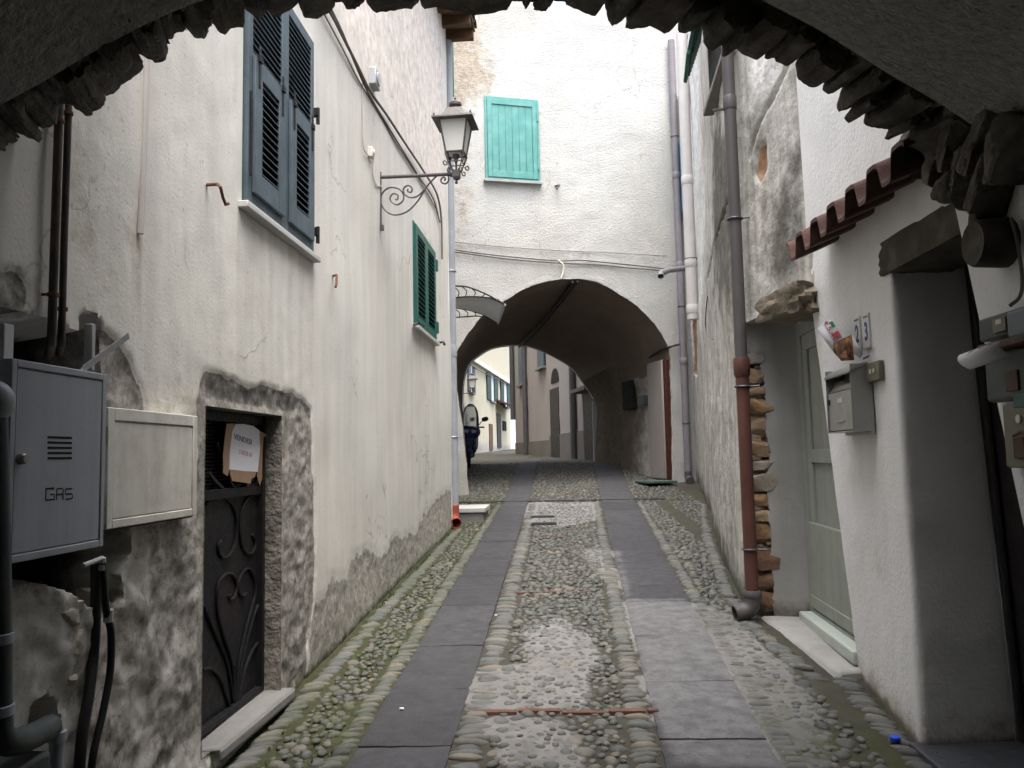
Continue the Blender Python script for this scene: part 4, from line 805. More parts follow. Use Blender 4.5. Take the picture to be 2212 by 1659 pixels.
# stone lintel over it
mb = MB(); c0 = np.array(P(R.sz(1668, 690)[0], 0.02, R.sz(1668, 672)[1])); c1 = np.array(P(R.sz(1768, 640)[0], 0.03, R.sz(1768, 640)[1])); ax = c1 - c0; hl = np.linalg.norm(ax) / 2; ax /= 2 * hl
mb.rock((c0 + c1) / 2 + (0.06, 0, 0), [ax, np.cross((0, 0, 1), ax), (0, 0, 1)], (hl * 1.02, 0.17, 0.10), 0.3, 0.28, 8, 55); mb.build('lintel', 'slate_lintel', house_d)
# sage green door
q0 = np.array([1.93, 6.32]); q1 = np.array([1.87, 4.9]); D = Wall([tuple(q1), tuple(q0)], -1); F = D.fr; LD = float(D.s[-1])
zb = 0.40; door = MB(F); frame(door, F, 0, LD, zb, 2.58, -0.03, 0.03, 0.10, 0.04, 0.10); door = door.build('door', 'sage_paint', house_d, bevel=0.006)
mb = MB(F); a, b = 0.2, LD - 0.11
frame(mb, F, a, b, zb + 0.02, 2.48, -0.02, 0.02, 0.11, 0.02, 0.12); mb.box(a + 0.11, b - 0.11, -0.015, 0.0, zb, 2.4)
zc = D.sz(1775, 1150)[1]; zd = D.sz(1790, 1300)[1]
mb.box(a, b + 0.06, 0.0, 0.035, zb + 0.05, zc + 0.06); mb.box(a, b + 0.06, 0.0, 0.04, zb + 0.06, zd)
mb.box(a + 0.1, b - 0.1, 0.0, 0.026, D.sz(1760, 985)[1] - 0.05, D.sz(1760, 985)[1] + 0.05)
mb.build('door_leaf', 'sage_paint', door, bevel=0.006)
mb = MB(F); mb.box(0.15, LD - 0.02, 0.0, 0.12, zb - 0.07, zb + 0.015); mb.build('threshold', 'sage_pale', door, bevel=0.012)
mb = MB(); mb.add([(1.52, 6.42, 0.30), (1.62, 5.0, 0.24), (2.0, 5.0, 0.24), (2.0, 6.42, 0.30), (1.56, 6.42, 0.36), (1.66, 5.0, 0.31), (2.0, 5.0, 0.34), (2.0, 6.42, 0.37)], [(0, 1, 2, 3), (7, 6, 5, 4), (0, 4, 5, 1), (1, 5, 6, 2), (2, 6, 7, 3), (3, 7, 4, 0)])
mb.build('doorstep', 'smooth_cement', house_d, bevel=0.02)
# upper windows with leaves opened out
sA, z = R.sz(1530, 240, 0.05); sB = R.sz(1574, 95, 0.05)[0]; w0, s = min(sA, sB), max(sA, sB); ht = 1.5; fr = R.fr
win = MB(fr); win.box(w0, s, 0.0, 0.10, z - 0.05, z); win = win.build('window', 'pale_stone', house_d, bevel=0.006)
mb = MB(fr); mb.box(w0 + 0.06, s - 0.06, -0.05, 0.035, z, z + ht); mb.build('backing', 'dark_void', win)
zz = CAM[2] + ray(1483, 180)[2] / ray(1483, 180)[1] * 8.3
for (p0, p1) in (((1483, 180), (1490, 118)), ((1492, 110), (1504, 52))):
    a_, b_ = [CAM + ray(*p) * ((zz - CAM[2]) / ray(*p)[2]) for p in (p0, p1)]; hs2 = []
    for q_ in (a_, b_):
        xw2 = np.interp(q_[1], R.p[:, 1], R.p[:, 0]) - 0.06; hs2.append(np.array([xw2, q_[1] - 0.12, zz + 0.42]))
    q4 = [a_, b_, hs2[1], hs2[0]]; nr = np.cross(b_ - a_, hs2[0] - a_); nr = nr / np.linalg.norm(nr) * 0.035
    mb = MB(); mb.add(q4 + [x + nr for x in q4], [(0, 1, 2, 3), (7, 6, 5, 4), (0, 4, 5, 1), (1, 5, 6, 2), (2, 6, 7, 3), (3, 7, 4, 0)])
    for k in range(9):
        t0 = 0.12 + k * 0.088; e0_, e1_ = a_ * (1 - t0) + hs2[0] * t0, b_ * (1 - t0) + hs2[1] * t0; mb.tube([e0_ * 0.9 + e1_ * 0.1 - nr * 0.2, e0_ * 0.1 + e1_ * 0.9 - nr * 0.2], 0.012, 4)
    mb.build('shutter_flap', 'green_paint', win, bevel=0.003)
s, z = R.sz(1478, 492, 0.0); win = MB(R.fr); win.box(s - 1.0, s, 0, 0.12, z - 0.06, z); win = win.build('window', 'pale_stone', house_d, bevel=0.006)
mb = MB(R.fr); mb.box(s - 0.95, s - 0.05, -0.02, 0.06, z, z + 1.5); mb.build('backing', 'dark_void', win)
for q in (s - 1.4, s - 0.02):
    mb = MB(R.fr); frame(mb, R.fr, q - 0.01, q + 0.4, z, z + 1.5, 0.06, 0.10, 0.05); slats(mb, R.fr, q + 0.04, q + 0.35, z + 0.05, z + 1.45, 0.06, 0.10, 0.05); mb.build('shutter', 'blue_paint', win)
# ================================================================== white house with door 23 on the near right
house_e = thing('house', 'white plastered house at the near right, door recess under a small tiled canopy', 'house', (1.8, 4.0, 0.2))
def vpatch(mb, a, b, nu, nv, dp, sd): mb.patch(*a, *b, nu, nv, dp, sd)
mb = MB(); N0 = (1.685, 4.0, -0.05); N1 = (1.685, 4.0, 2.62)
zs_ = np.linspace(-0.05, 2.62, 130); rows = []
for zq in zs_:
    t = (zq + 0.05) / 2.67; far = np.array([1.80, 5.02]) * (1 - t) + np.array([1.70, 5.30]) * t; cor = np.array([1.685 - 0.01 * t, 4.0]); inn = np.array([2.16, 4.08]) * (1 - t) + np.array([2.06, 4.06]) * t
    a_ = far - cor; a_ /= np.linalg.norm(a_); b_ = inn - cor; b_ /= np.linalg.norm(b_); rc_ = (0.035 + 0.02 * vnoise(np.array([[zq * 6, 1.3, 2.2]]), 3)[0]) * min(1.0, max(0.03, (2.60 - zq) / 0.3))
    back = far + (0.25, 0.04); p0_, p1_ = cor + a_ * rc_, cor + b_ * rc_; arc = [p0_ * (1 - q) ** 2 + cor * 2 * q * (1 - q) + p1_ * q ** 2 for q in np.linspace(0, 1, 9)]
    rows.append(np.vstack([np.linspace(back, far, 6)[:-1], np.linspace(far, p0_, 50)[:-1], arc, np.linspace(p1_, inn, 26)[1:]]))
rows = np.array(rows); NC_ = rows.shape[1]; PQ = np.concatenate([rows, np.broadcast_to(zs_[:, None, None], (130, NC_, 1))], 2).reshape(-1, 3)
tg_ = np.gradient(rows, axis=1); nn_ = np.stack([-tg_[:, :, 1], tg_[:, :, 0]], 2); nn_ /= np.linalg.norm(nn_, axis=2)[:, :, None] + 1e-9
am = ((fbm(PQ, 2.0, 4, 4) - 0.5) * 0.022 + (fbm(PQ, 14, 3, 6) - 0.5) * 0.004).reshape(130, NC_, 1) * np.clip((2.61 - zs_) / 0.2, 0, 1)[:, None, None]; PQ[:, :2] += (nn_ * am).reshape(-1, 2)
mb.add(PQ, [[i * NC_ + j, i * NC_ + j + 1, (i + 1) * NC_ + j + 1, (i + 1) * NC_ + j] for i in range(129) for j in range(NC_ - 1)])
mb.patch((1.675, 4.0, 2.62), (1.70, 5.30, 2.62), (1.68, 5.42, 7.5), (1.66, 4.0, 7.5), 40, 90, 0.014, 5)
mb.patch((1.66, 3.32, 2.62), (1.675, 4.0, 2.62), (1.66, 4.0, 7.5), (1.65, 3.32, 7.5), 20, 70, 0.01, 6)
mb.patch((1.655, 1.5, 2.62), (1.66, 3.32, 2.62), (1.65, 3.32, 7.5), (1.65, 1.5, 7.5), 20, 60, 0.01, 8)
mb.patch((1.66, 1.5, -0.1), (1.665, 2.64, -0.1), (1.66, 3.32, 2.62), (1.655, 1.5, 2.62), 50, 90, 0.012, 7)
v = mb.verts(); h = v[:, 2] - gz(v[:, 1])
mb.build('wall', 'white_plaster', house_e, ang=70, attrs=dict(damp=np.clip(0.6 - h / 0.5, 0, 1) + 0.35 * np.clip(1 - np.abs(v[:, 1] - 4.5) / 0.35, 0, 1) * np.clip(1 - np.abs(h - 0.75) / 0.5, 0, 1), dark=np.clip(0.62 - h / 0.16, 0, 1)))
mb = MB()
mb.patch((1.665, 2.64, -0.1), (2.16, 2.69, -0.1), (2.06, 3.36, 2.62), (1.66, 3.32, 2.62), 20, 60, 0.01)
mb.patch((1.66, 3.32, 2.62), (2.06, 3.36, 2.62), (2.06, 4.06, 2.62), (1.675, 4.0, 2.62), 12, 16, 0.01); mb.build('door_reveal', 'white_plaster', house_e, ang=70)
door = MB(); door.add([(2.155, 2.8, 0.2), (2.155, 4.09, 0.2), (2.055, 4.07, 2.62), (2.055, 3.1, 2.62), (2.22, 2.8, 0.2), (2.22, 4.09, 0.2), (2.12, 4.07, 2.62), (2.12, 3.1, 2.62)], [(0, 1, 2, 3), (7, 6, 5, 4), (0, 4, 5, 1), (1, 5, 6, 2), (2, 6, 7, 3), (3, 7, 4, 0)])
door = door.build('door', 'dark_door', house_e)
mb = MB(); mb.tube([(2.13, 3.98, 0.3), (2.045, 3.97, 2.55)], 0.018); mb.tube([(2.13, 3.75, 0.3), (2.045, 3.76, 2.55)], 0.012); mb.build('door_frame', 'dark_door', door)
mb = MB(); th = smooth([(2.10, 3.5, 0.75), (2.09, 3.42, 0.9), (2.09, 3.3, 0.95), (2.09, 3.22, 0.85), (2.09, 3.28, 0.72), (2.09, 3.38, 0.76)], 6); mb.tube(th, 0.01); mb.tube(th + (0, 0.25, -0.15), 0.01); mb.build('scrollwork', 'iron_bar', door)
mb = MB(); mb.box(1.64, 2.2, 2.6, 3.32, 0.14, 0.235); mb.box(1.64, 2.2, 3.325, 4.05, 0.14, 0.237); mb.build('threshold', 'slate_tile', house_e, bevel=0.008)
mb = MB(); mb.box(1.60, 1.66, 2.4, 4.02, -0.05, 0.20); mb.build('step_riser', 'pale_stone', house_e, bevel=0.01)
a = ground(1, 1); mb = MB(); mb.rock((1.83, 3.60, 2.56), [[0, 1, 0], [1, 0, 0], [0, 0, 1]], (0.50, 0.17, 0.085), 0.15, 0.14, 8, 77); mb.build('lintel', 'old_wood', house_e)
# log end let into the wall
mb = MB(); c = np.array([1.66, 2.98, 2.355]); mx = np.array([[0, 0, -1.0], [0, 1, 0], [1, 0, 0]]).T
mb.lathe([(0.02, -0.1), (0.088, -0.1), (0.092, 0.0), (0.087, 0.10), (0.08, 0.115), (0.05, 0.105), (0.0, 0.11)], c, 18, M=np.array([[0, 0, -1.0], [0, 1, 0], [1, 0, 0]])); mb.build('beam_end', 'old_wood', house_e)
# tiled canopy over the door
cz = 2.80; cx = 1.43; NT = 260; mb = MB(); ys_ = np.linspace(3.22, 4.86, NT); ph = (4.74 - ys_) / 0.265 * 2 * math.pi - 1.6
prof = 0.058 * np.tanh(3.2 * (np.sin(ph) + 0.25 * np.sin(2 * ph + 0.6))) / math.tanh(3.2); vs = []
for x, zz in ((cx, 0), (cx + 0.15, 0.06), (1.76, 0.14)):
    for o in (0.0, -0.02):
        vs += [(x, y, cz + zz + p + o) for y, p in zip(ys_, prof)]
n = NT; fs = []
for r0, r1 in ((0, 2), (2, 4)):
    fs += [[r0 * n + i, r0 * n + i + 1, r1 * n + i + 1, r1 * n + i] for i in range(n - 1)] + [[(r0 + 1) * n + i, (r1 + 1) * n + i, (r1 + 1) * n + i + 1, (r0 + 1) * n + i + 1] for i in range(n - 1)]
fs += [[i, n + i, n + i + 1, i + 1] for i in range(n - 1)] + [[n - 1, 2 * n - 1, 4 * n - 1, 3 * n - 1], [0, 2 * n, 3 * n, n]]
mb.add(vs, fs); canopy = thing('tiled_canopy', 'small canopy of wavy brown clay tiles over the door recess, near right wall', 'canopy', (1.55, 4.0, 2.7))
mb.build('tiles', 'clay_tile', canopy, ang=50)
# ================================================================== rough stone archway in the foreground
arch = thing('stone_archway', 'dark rough stone arch with ragged slabs overhanging the top of the view', 'archway', (0.0, 2.4, 0.1))
AR = Wall([(-1.80, 2.245), (1.90, 3.373)]); F = AR.fr       # far face of the ring; d points to the camera
JAG = [(-25, 372), (0, 355), (7, 345), (19, 328), (19, 314), (36, 297), (38, 290), (26, 277), (38, 284), (82, 304), (90, 284), (75, 268), (92, 273), (120, 263), (126, 219), (147, 219), (185, 248), (197, 246), (198, 236), (215, 232), (226, 214), (226, 205), (246, 195), (260, 178), (304, 150), (308, 137), (292, 109), (338, 132), (357, 125), (362, 99), (352, 77), (369, 80), (379, 65), (398, 62), (400, 55), (420, 77), (441, 79), (451, 63), (443, 38), (455, 41), (475, 68), (487, 70), (496, 56), (528, 53), (530, 38), (516, 3), (560, 41), (578, 20), (598, 34), (644, 3), (656, 34), (684, 36), (721, 17), (725, -2), (739, -2), (750, 15), (767, 14), (790, -2), (809, 22), (835, 20), (879, 12), (890, 14), (907, -2), (914, 15), (948, 7), (985, 20), (1023, 27), (1054, 26), (1101, 15), (1105, -3), (1132, -3), (1137, 14), (1142, 14), (1146, -3), (1154, -2), (1156, 15), (1180, 20), (1192, 8), (1198, -3), (1221, -3), (1225, 5), (1289, 31), (1298, 3), (1308, -3), (1317, 38), (1324, 51), (1341, 48), (1356, 32), (1354, 55), (1371, 58), (1392, 55), (1412, 51), (1440, 68), (1453, 65), (1469, 34), (1467, 64), (1485, 69), (1521, 51), (1524, 89), (1538, 108), (1567, 91), (1564, 118), (1576, 120), (1591, 97), (1610, 113), (1642, 125), (1656, 113), (1658, 123), (1680, 120), (1678, 126), (1709, 140), (1729, 115), (1723, 137), (1729, 167), (1757, 186), (1772, 185), (1788, 171), (1781, 190), (1798, 202), (1818, 185), (1829, 171), (1813, 226), (1818, 239), (1841, 232), (1829, 255), (1842, 263), (1875, 238), (1870, 263), (1887, 273), (1926, 275), (1917, 297), (1924, 301), (1970, 277), (1958, 306), (2003, 328), (2006, 342), (2020, 366), (2064, 373), (2075, 407), (2095, 424), (2126, 461), (2187, 451), (2174, 499), (2260, 500)]
NOTCH = [(0, 355), (36, 297), (82, 304), (126, 219), (226, 205), (292, 109), (352, 77), (400, 55), (443, 38), (516, 3), (578, 20), (644, 3), (725, -2), (790, -2), (907, -2), (1105, -3), (1146, -3), (1198, -3), (1308, -3), (1356, 32), (1469, 34), (1521, 51), (1591, 97), (1656, 113), (1729, 115), (1788, 171), (1829, 171), (1841, 232), (1875, 238), (1926, 275), (1970, 277), (2020, 366), (2095, 424)]
jag = np.array([AR.sz(*p) for p in JAG]); cen = np.array([1.85, 1.2])
def outw(p, q): v = np.array(p) - cen; v /= np.linalg.norm(v); return np.array(p) + v * q
idx = [0] + [JAG.index(n) for n in NOTCH] + [len(JAG) - 1]; mb = MB(F)
for k, (i0, i1) in enumerate(zip(idx[:-1], idx[1:])):
    pts = [jag[i] for i in range(i0, i1 + 1)]
    if len(pts) < 2: continue
    fine = resample(np.array(pts), max(8, 3 * len(pts))); fine = fine + (RNG.random(fine.shape) - 0.5) * 0.005
    top = [outw(fine[-1], 0.42), outw(fine[0], 0.42)]; poly = [tuple(p) for p in fine] + [tuple(p) for p in top]
    dep = RNG.uniform(0.10, 0.26); n = len(poly); vs = []; lay = [(-0.02, 0.975), (0.012, 1.0), (dep * 0.5, 0.99), (dep - 0.015, 0.985 + RNG.normal(0, 0.012)), (dep, 0.96)]
    c = np.mean(poly, 0)
    for (dd, sc) in lay:
        jit = (RNG.random((n, 2)) - 0.5) * (0.012 if dd > 0.02 else 0.0)
        for q, jt in zip(poly, jit): vs.append((*(c + (np.array(q) - c) * sc + jt)[:1], dd, (c + (np.array(q) - c) * sc + jt)[1]))
    fs = [list(range(n)), list(range(4 * n, 5 * n))[::-1]] + [[l * n + i, l * n + (i + 1) % n, (l + 1) * n + (i + 1) % n, (l + 1) * n + i] for l in range(4) for i in range(n)]
    mb.add(vs, fs)
# smooth line of the plastered vault behind the ring
VP = [(-1.80, 2.22), (-1.64, 2.44), (-1.40, 2.62), (-0.98, 2.93), (-0.3, 3.20), (0.2, 3.29), (0.67, 3.19), (1.15, 2.97), (1.45, 2.84), (1.71, 2.69), (1.85, 2.55)]
vp = resample(smooth(VP, 8), 120)
def vz(x): return np.interp(x, vp[:, 0], vp[:, 1])
jx = AR.fr(np.stack([jag[:, 0], 0 * jag[:, 0], jag[:, 1]], 1))
js = np.linspace(jag[:, 0].min(), jag[:, 0].max(), 60)
def jz(s): return np.interp(s, np.sort(jag[:, 0]), jag[np.argsort(jag[:, 0]), 1])
s = 0.02; k = 0
for lane in (0.10, 0.20, 0.29):
    s = 0.0 + RNG.uniform(0, 0.05)
    while s < 3.70:
        wq = RNG.choice([RNG.uniform(0.010, 0.022), RNG.uniform(0.02, 0.05)]); x = AR.P(s, 0, 0)[0]; s += wq * 2 * 1.04
        zj = np.mean(jz(np.linspace(s - 0.12, s + 0.12, 9))); zr = vz(x); t = lane / 0.34
        zb = zj * (1 - t) + zr * t + (0.085 if s < 1.3 else 0.05) + RNG.uniform(-0.03, 0.03); v = np.array([s, zb]) - cen; v /= np.linalg.norm(v)
        v = v + np.array([RNG.normal(0, 0.12), RNG.normal(0, 0.08)]); v /= np.linalg.norm(v)
        c = np.array([s, lane + RNG.uniform(-0.03, 0.03), zb]) + np.array([v[0], 0, v[1]]) * 0.2
        mb.rock(c, [[v[1], 0, -v[0]], [0, 1, 0], [v[0], 0, v[1]]], (wq, RNG.uniform(0.05, 0.10), 0.2), 0.12, 0.14, 5, 500 + k, facet=7); k += 1
for px_, py_, sx_, sz_ in ((1985, 318, .05, .035), (2015, 352, .045, .03), (2050, 352, .06, .04), (2072, 392, .05, .03), (2105, 412, .05, .035), (2150, 440, .07, .025), (2118, 370, .06, .035), (2165, 392, .07, .04), (2085, 322, .06, .04), (2145, 322, .07, .04), (2200, 320, .07, .05), (2040, 300, .06, .035), (2100, 280, .07, .04), (2170, 270, .07, .05), (2030, 262, .06, .04)):
    rr_ = ray(px_, py_); q_ = CAM + rr_ * (1.63 / rr_[0]); mb.rock(q_, [[0, 0.8, 0.6], [1, 0.1, 0], [0, -0.6 + 0.5 * (px_ % 7 - 3) / 6, 0.8]], (sz_ * 1.0, 0.10, sx_ * 1.6), 0.12, 0.14, 8, int(px_ + py_), fr=ident, facet=8)
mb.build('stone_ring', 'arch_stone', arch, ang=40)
# mass of the wall above the ring
pl = [outw(p, 0.14) for p in jag[::3]]; pl = [tuple(p) for p in pl if p[1] > 2.2]; mb = MB(F)
mb.prism([(-0.6, pl[0][1])] + pl + [(4.4, pl[-1][1]), (4.4, 4.1), (-0.6, 4.1)], 0.0, 0.05); mb.build('front_wall', 'tunnel_plaster', arch, ang=30)
# vaulted passage the camera stands in
yf = lambda x: np.interp(x, [AR.p[0][0], AR.p[1][0]], [AR.p[0][1], AR.p[1][1]]) - 0.335
NYV = 60; gx_ = []; 
for (x, z) in vp:
    for t in np.linspace(0, 1, NYV): gx_.append((x, yf(x) * (1 - t) + -5.0 * t, z))
Vv = np.array(gx_); amp = (fbm(Vv, 1.6, 5, 80) - 0.5) * 0.05; Vv[:, 2] += amp
e = len(vp); fs = [[i * NYV + j, i * NYV + j + 1, (i + 1) * NYV + j + 1, (i + 1) * NYV + j] for i in range(e - 1) for j in range(NYV - 1)]
mb = MB(); mb.add(Vv, fs); lip = Vv[::NYV]; up = lip + np.array([0, 0.0, 0.35]); mb.add(np.vstack([lip, up]), [[i, i + 1, e + i + 1, e + i] for i in range(e - 1)]); mb.build('vault', 'tunnel_plaster', arch, ang=60)
mb = MB(); mb.box(-2.0, -1.62, -5, 1.9, -0.6, 2.4); mb.box(1.68, 2.1, -5, 1.55, -0.6, 2.6); mb.build('side_wall', 'tunnel_plaster', arch)
mb = MB(); mb.add([(-3, -5.2, 3.95), (3, -5.2, 3.95), (3, 3.6, 3.95), (-3, 1.8, 3.95), (-3, -5.2, 4.1), (3, -5.2, 4.1), (3, 3.6, 4.1), (-3, 1.8, 4.1)], [(0, 1, 2, 3), (7, 6, 5, 4), (0, 4, 5, 1), (1, 5, 6, 2), (2, 6, 7, 3), (3, 7, 4, 0)]); mb.build('roof', 'clay_tile', arch)  # unseen roof, set low so sky light reaches the near lane
mb = MB(); mb.add([(0.7, -5.2, 4.11), (3, -5.2, 4.11), (3, 3.5, 4.11), (0.7, 2.8, 4.11), (0.7, -5.2, 5.9), (3, -5.2, 5.9), (3, 3.5, 5.9), (0.7, 2.8, 5.9)], [(0, 1, 2, 3), (7, 6, 5, 4), (0, 4, 5, 1), (1, 5, 6, 2), (2, 6, 7, 3), (3, 7, 4, 0)]); mb.build('sky_blocker', 'tunnel_plaster', arch)  # unseen block added to keep sky light off the near right recess
mb = MB(); mb.box(-4, -2.0, -5.2, -5.0, -1, 4); mb.box(2.0, 4, -5.2, -5.0, -1, 4); mb.box(-2.0, 2.0, -5.2, -5.0, -1, 4); mb.build('rear_light_stop', 'tunnel_plaster', arch)  # unseen closure added behind the camera to shut out light from there
# ================================================================== houses beyond
PK = Wall([(-1.55, 34.0), (1.25, 21.2), (1.75, 19.0)]); F = PK.fr
house_f = thing('house', 'dim pinkish house with grey plinth and arched doorway seen through the far arch', 'house', (-0.2, 28, 1.6))
mb = MB(F); L_ = float(PK.s[-1]); mb.patch((0, 0, 0.8), (float(PK.s[1]), 0, 0.8), (float(PK.s[1]), 0, 9), (0, 0, 9), 30, 20, 0.04); mb.patch((float(PK.s[1]), 0, 0.8), (L_, 0, 0.8), (L_, 0, 9), (float(PK.s[1]), 0, 9), 8, 20, 0.0)
mb.patch((0, 0, 0.8), (0, -6, 0.8), (0, -6, 9), (0, 0, 9), 4, 4); mb.build('wall', 'pink_plaster', house_f)
mb = MB(F); mb.box(-0.2, L_, -6, 0.3, 9, 9.2); mb.build('roof', 'clay_tile', house_f)
def kb(mb, W, x0, y0, x1, y1, d0, d1):
    a, b = W.sz(x0, (y0 + y1) / 2)[0], W.sz(x1, (y0 + y1) / 2)[0]; xm = (x0 + x1) / 2; mb.box(min(a, b), max(a, b), d0, d1, W.sz(xm, y1)[1], W.sz(xm, y0)[1], W.fr)
mb = MB(F); mb.add([(s_, d_, z_) for d_ in (0.03, -0.05) for s_, z_ in ((0.0, 0.8), (float(PK.s[1]), 0.8), (float(PK.s[1]), PK.sz(1290, 925)[1]), (PK.sz(1189, 941)[0], PK.sz(1189, 941)[1]), (PK.sz(1188, 948)[0], PK.sz(1116, 958)[1]), (0.0, PK.sz(1116, 957)[1]))], [(0, 1, 2, 3, 4, 5), (11, 10, 9, 8, 7, 6), (2, 8, 9, 3), (3, 9, 10, 4), (4, 10, 11, 5), (0, 5, 11, 6), (1, 7, 8, 2)]); mb.build('plinth', 'grey_plinth', house_f)
d1 = MB(F); kb(d1, PK, 1191, 838, 1210, 1000, -0.05, 0.035); d1.build('door', 'dark_door', house_f)
mb = MB(F); s0, s1 = PK.sz(1192, 820)[0], PK.sz(1208, 815)[0]; zb = PK.sz(1200, 826)[1]; hz = PK.sz(1201, 795)[1] - zb; t = np.linspace(0, math.pi, 14)
mb.prism([((s0 + s1) / 2 + (s1 - s0) / 2 * math.cos(q), zb + hz * math.sin(q)) for q in t], -0.05, 0.036); mb.build('fanlight', 'dark_void', house_f)
d2 = MB(F); kb(d2, PK, 1263, 842, 1284, 1002, -0.05, 0.035); d2.build('door', 'dark_door', house_f)
mb = MB(F); kb(mb, PK, 1256, 838, 1290, 846, 0.0, 0.35); mb.build('door_hood', 'grey_plinth', house_f)
for x0, y0, x1, y1 in ((1124, 745, 1137, 830), (1165, 745, 1179, 794)):
    w_ = MB(F); kb(w_, PK, x0, y0, x1, y1, 0.0, 0.04); w_ = w_.build('window', 'black_iron', house_f)
    a, b = sorted((PK.sz(x0, y1)[0], PK.sz(x1, y1)[0])); zz = PK.sz((x0 + x1) / 2, y1)[1]
    mb = MB(F); mb.box(a - 0.1, b + 0.1, 0, 0.16, zz - 0.07, zz); mb.build('sill', 'pale_stone', w_)
    mb = MB(F)
    for q in (a + 0.02, (a + b) / 2 + 0.01): mb.box(q, q + (b - a) / 2 - 0.03, 0.04, 0.08, zz + 0.03, zz + 1.9)
    mb.build('shutter', 'blue_grey_paint', w_)
YW = Wall([(-4.6, 25), (-2.6, 50)]); F = YW.fr
house_g = thing('house', 'sunlit yellow house with dark open shutters at the end of the lane', 'house', (-3.5, 40, 1.8))
L_ = float(YW.s[-1]); zc = YW.sz(1060, 803)[1]
mb = MB(F); mb.patch((0, 0, 1.0), (L_, 0, 1.0), (L_, 0, 10), (0, 0, 10), 60, 40, 0.03); v = mb.verts(); mb.patch((L_, 0, 1.0), (L_, -5, 1.0), (L_, -5, 10), (L_, 0, 10), 3, 3); v = mb.verts(); mb.build('wall', 'yellow_plaster', house_g, attrs=dict(damp=np.clip(0.9 - (v[:, 2] - 1.8) / 1.0, 0, 1)))
mb = MB(F); mb.box(0, L_, -0.05, 0.16, zc - 0.1, zc + 0.12); mb.build('string_course', 'cream_plaster', house_g)
mb = MB(F); mb.box(0, L_, -5, 0.3, 10, 10.2); mb.build('roof', 'clay_tile', house_g)
def shutters(W, house, x0, x1, y0, y1, hw, m):
    w_ = MB(W.fr); kb(w_, W, x0, y0, x1, y1, -0.05, 0.02); w_ = w_.build('window', 'pale_plaster', house)
    a, b = sorted((W.sz(x0, y1)[0], W.sz(x1, y1)[0])); xm = (x0 + x1) / 2; z0 = W.sz(xm, y1)[1]; z1 = W.sz(xm, y0)[1]
    for q0, q1 in ((a - hw, a), (b, b + hw)):
        mb = MB(W.fr); mb.box(q0, q1, 0.02, 0.08, z0, z1); mb.build('shutter', m, w_)
    mb = MB(W.fr); mb.box(a - 0.1, b + 0.1, 0, 0.14, z0 - 0.08, z0); mb.build('sill', 'pale_stone', w_)
shutters(YW, house_g, 1059, 1066, 812, 867, 1.3, 'far_green_paint'); shutters(YW, house_g, 1087, 1094, 825, 879, 1.2, 'far_green_paint'); shutters(YW, house_g, 1014, 1020, 790, 848, 0.5, 'blue_grey_paint')
mb = MB(F); kb(mb, YW, 1073, 894, 1081, 967, -0.05, 0.05); mb.build('door', 'dark_door', house_g)
mb = MB(F); kb(mb, YW, 1056, 916, 1063, 973, -0.05, 0.05); mb.build('door', 'brown_wood', house_g)
mb = MB(F); kb(mb, YW, 1085, 910, 1092, 930, -0.05, 0.06); mb.build('niche', 'dark_void', house_g)
s0 = YW.sz(1070, 885)[0]; s1 = YW.sz(1092, 885)[0]; zz = YW.sz(1080, 884)[1]
mb = MB(F); mb.add([(s0, 0, zz + 0.4), (s1, 0, zz + 0.4), (s1, 1.0, zz), (s0, 1.0, zz), (s0, 0, zz + 0.5), (s1, 0, zz + 0.5), (s1, 1.0, zz + 0.1), (s0, 1.0, zz + 0.1)], [(0, 1, 2, 3), (7, 6, 5, 4), (0, 4, 5, 1), (1, 5, 6, 2), (2, 6, 7, 3), (3, 7, 4, 0)])
mb.build('door_canopy', 'clay_tile', house_g)
PW = Wall([(-2.62, 50.5), (-0.4, 62)]); house_h = thing('house', 'pale bluish house glimpsed past the pink house at the far end', 'house', (-1.5, 56, 2))
mb = MB(PW.fr); mb.patch((-0.5, 0, 1.2), (11.6, 0, 1.2), (11.6, 0, 8.5), (-0.5, 0, 8.5), 20, 10, 0.02); mb.build('wall', 'pale_plaster', house_h)
mb = MB(PW.fr); kb(mb, PW, 1103, 796, 1107, 848, 0, 0.08); mb.build('shutter', 'green_paint', house_h)
# ================================================================== helpers for small things
def onY(px, py, y): r = ray(px, py); return CAM + r * (y / r[1])
def onZ(px, py, z): r = ray(px, py); return CAM + r * ((z - CAM[2]) / r[2])
def cable(name, W, pts, r, m, label, d=0.02, cat='cable', group=None, n=6):
    q = smooth([(W.sz(x, y, d)[0], d if len(t) == 0 else t[0], W.sz(x, y, d)[1]) for x, y, *t in pts], 6)
    mb = MB(W.fr); mb.tube(q, r, n); return tag(mb.build(name, m), label, cat, group)
def clamp(mb, c, r, wall_dir, z):
    t = np.linspace(0, 2 * math.pi, 17)
    mb.tube([(c[0] + (r + 0.006) * math.cos(q), c[1] + (r + 0.006) * math.sin(q), z) for q in t], 0.009, 6); mb.tube([(c[0], c[1], z), (c[0] + wall_dir[0], c[1] + wall_dir[1], z)], 0.008, 6)
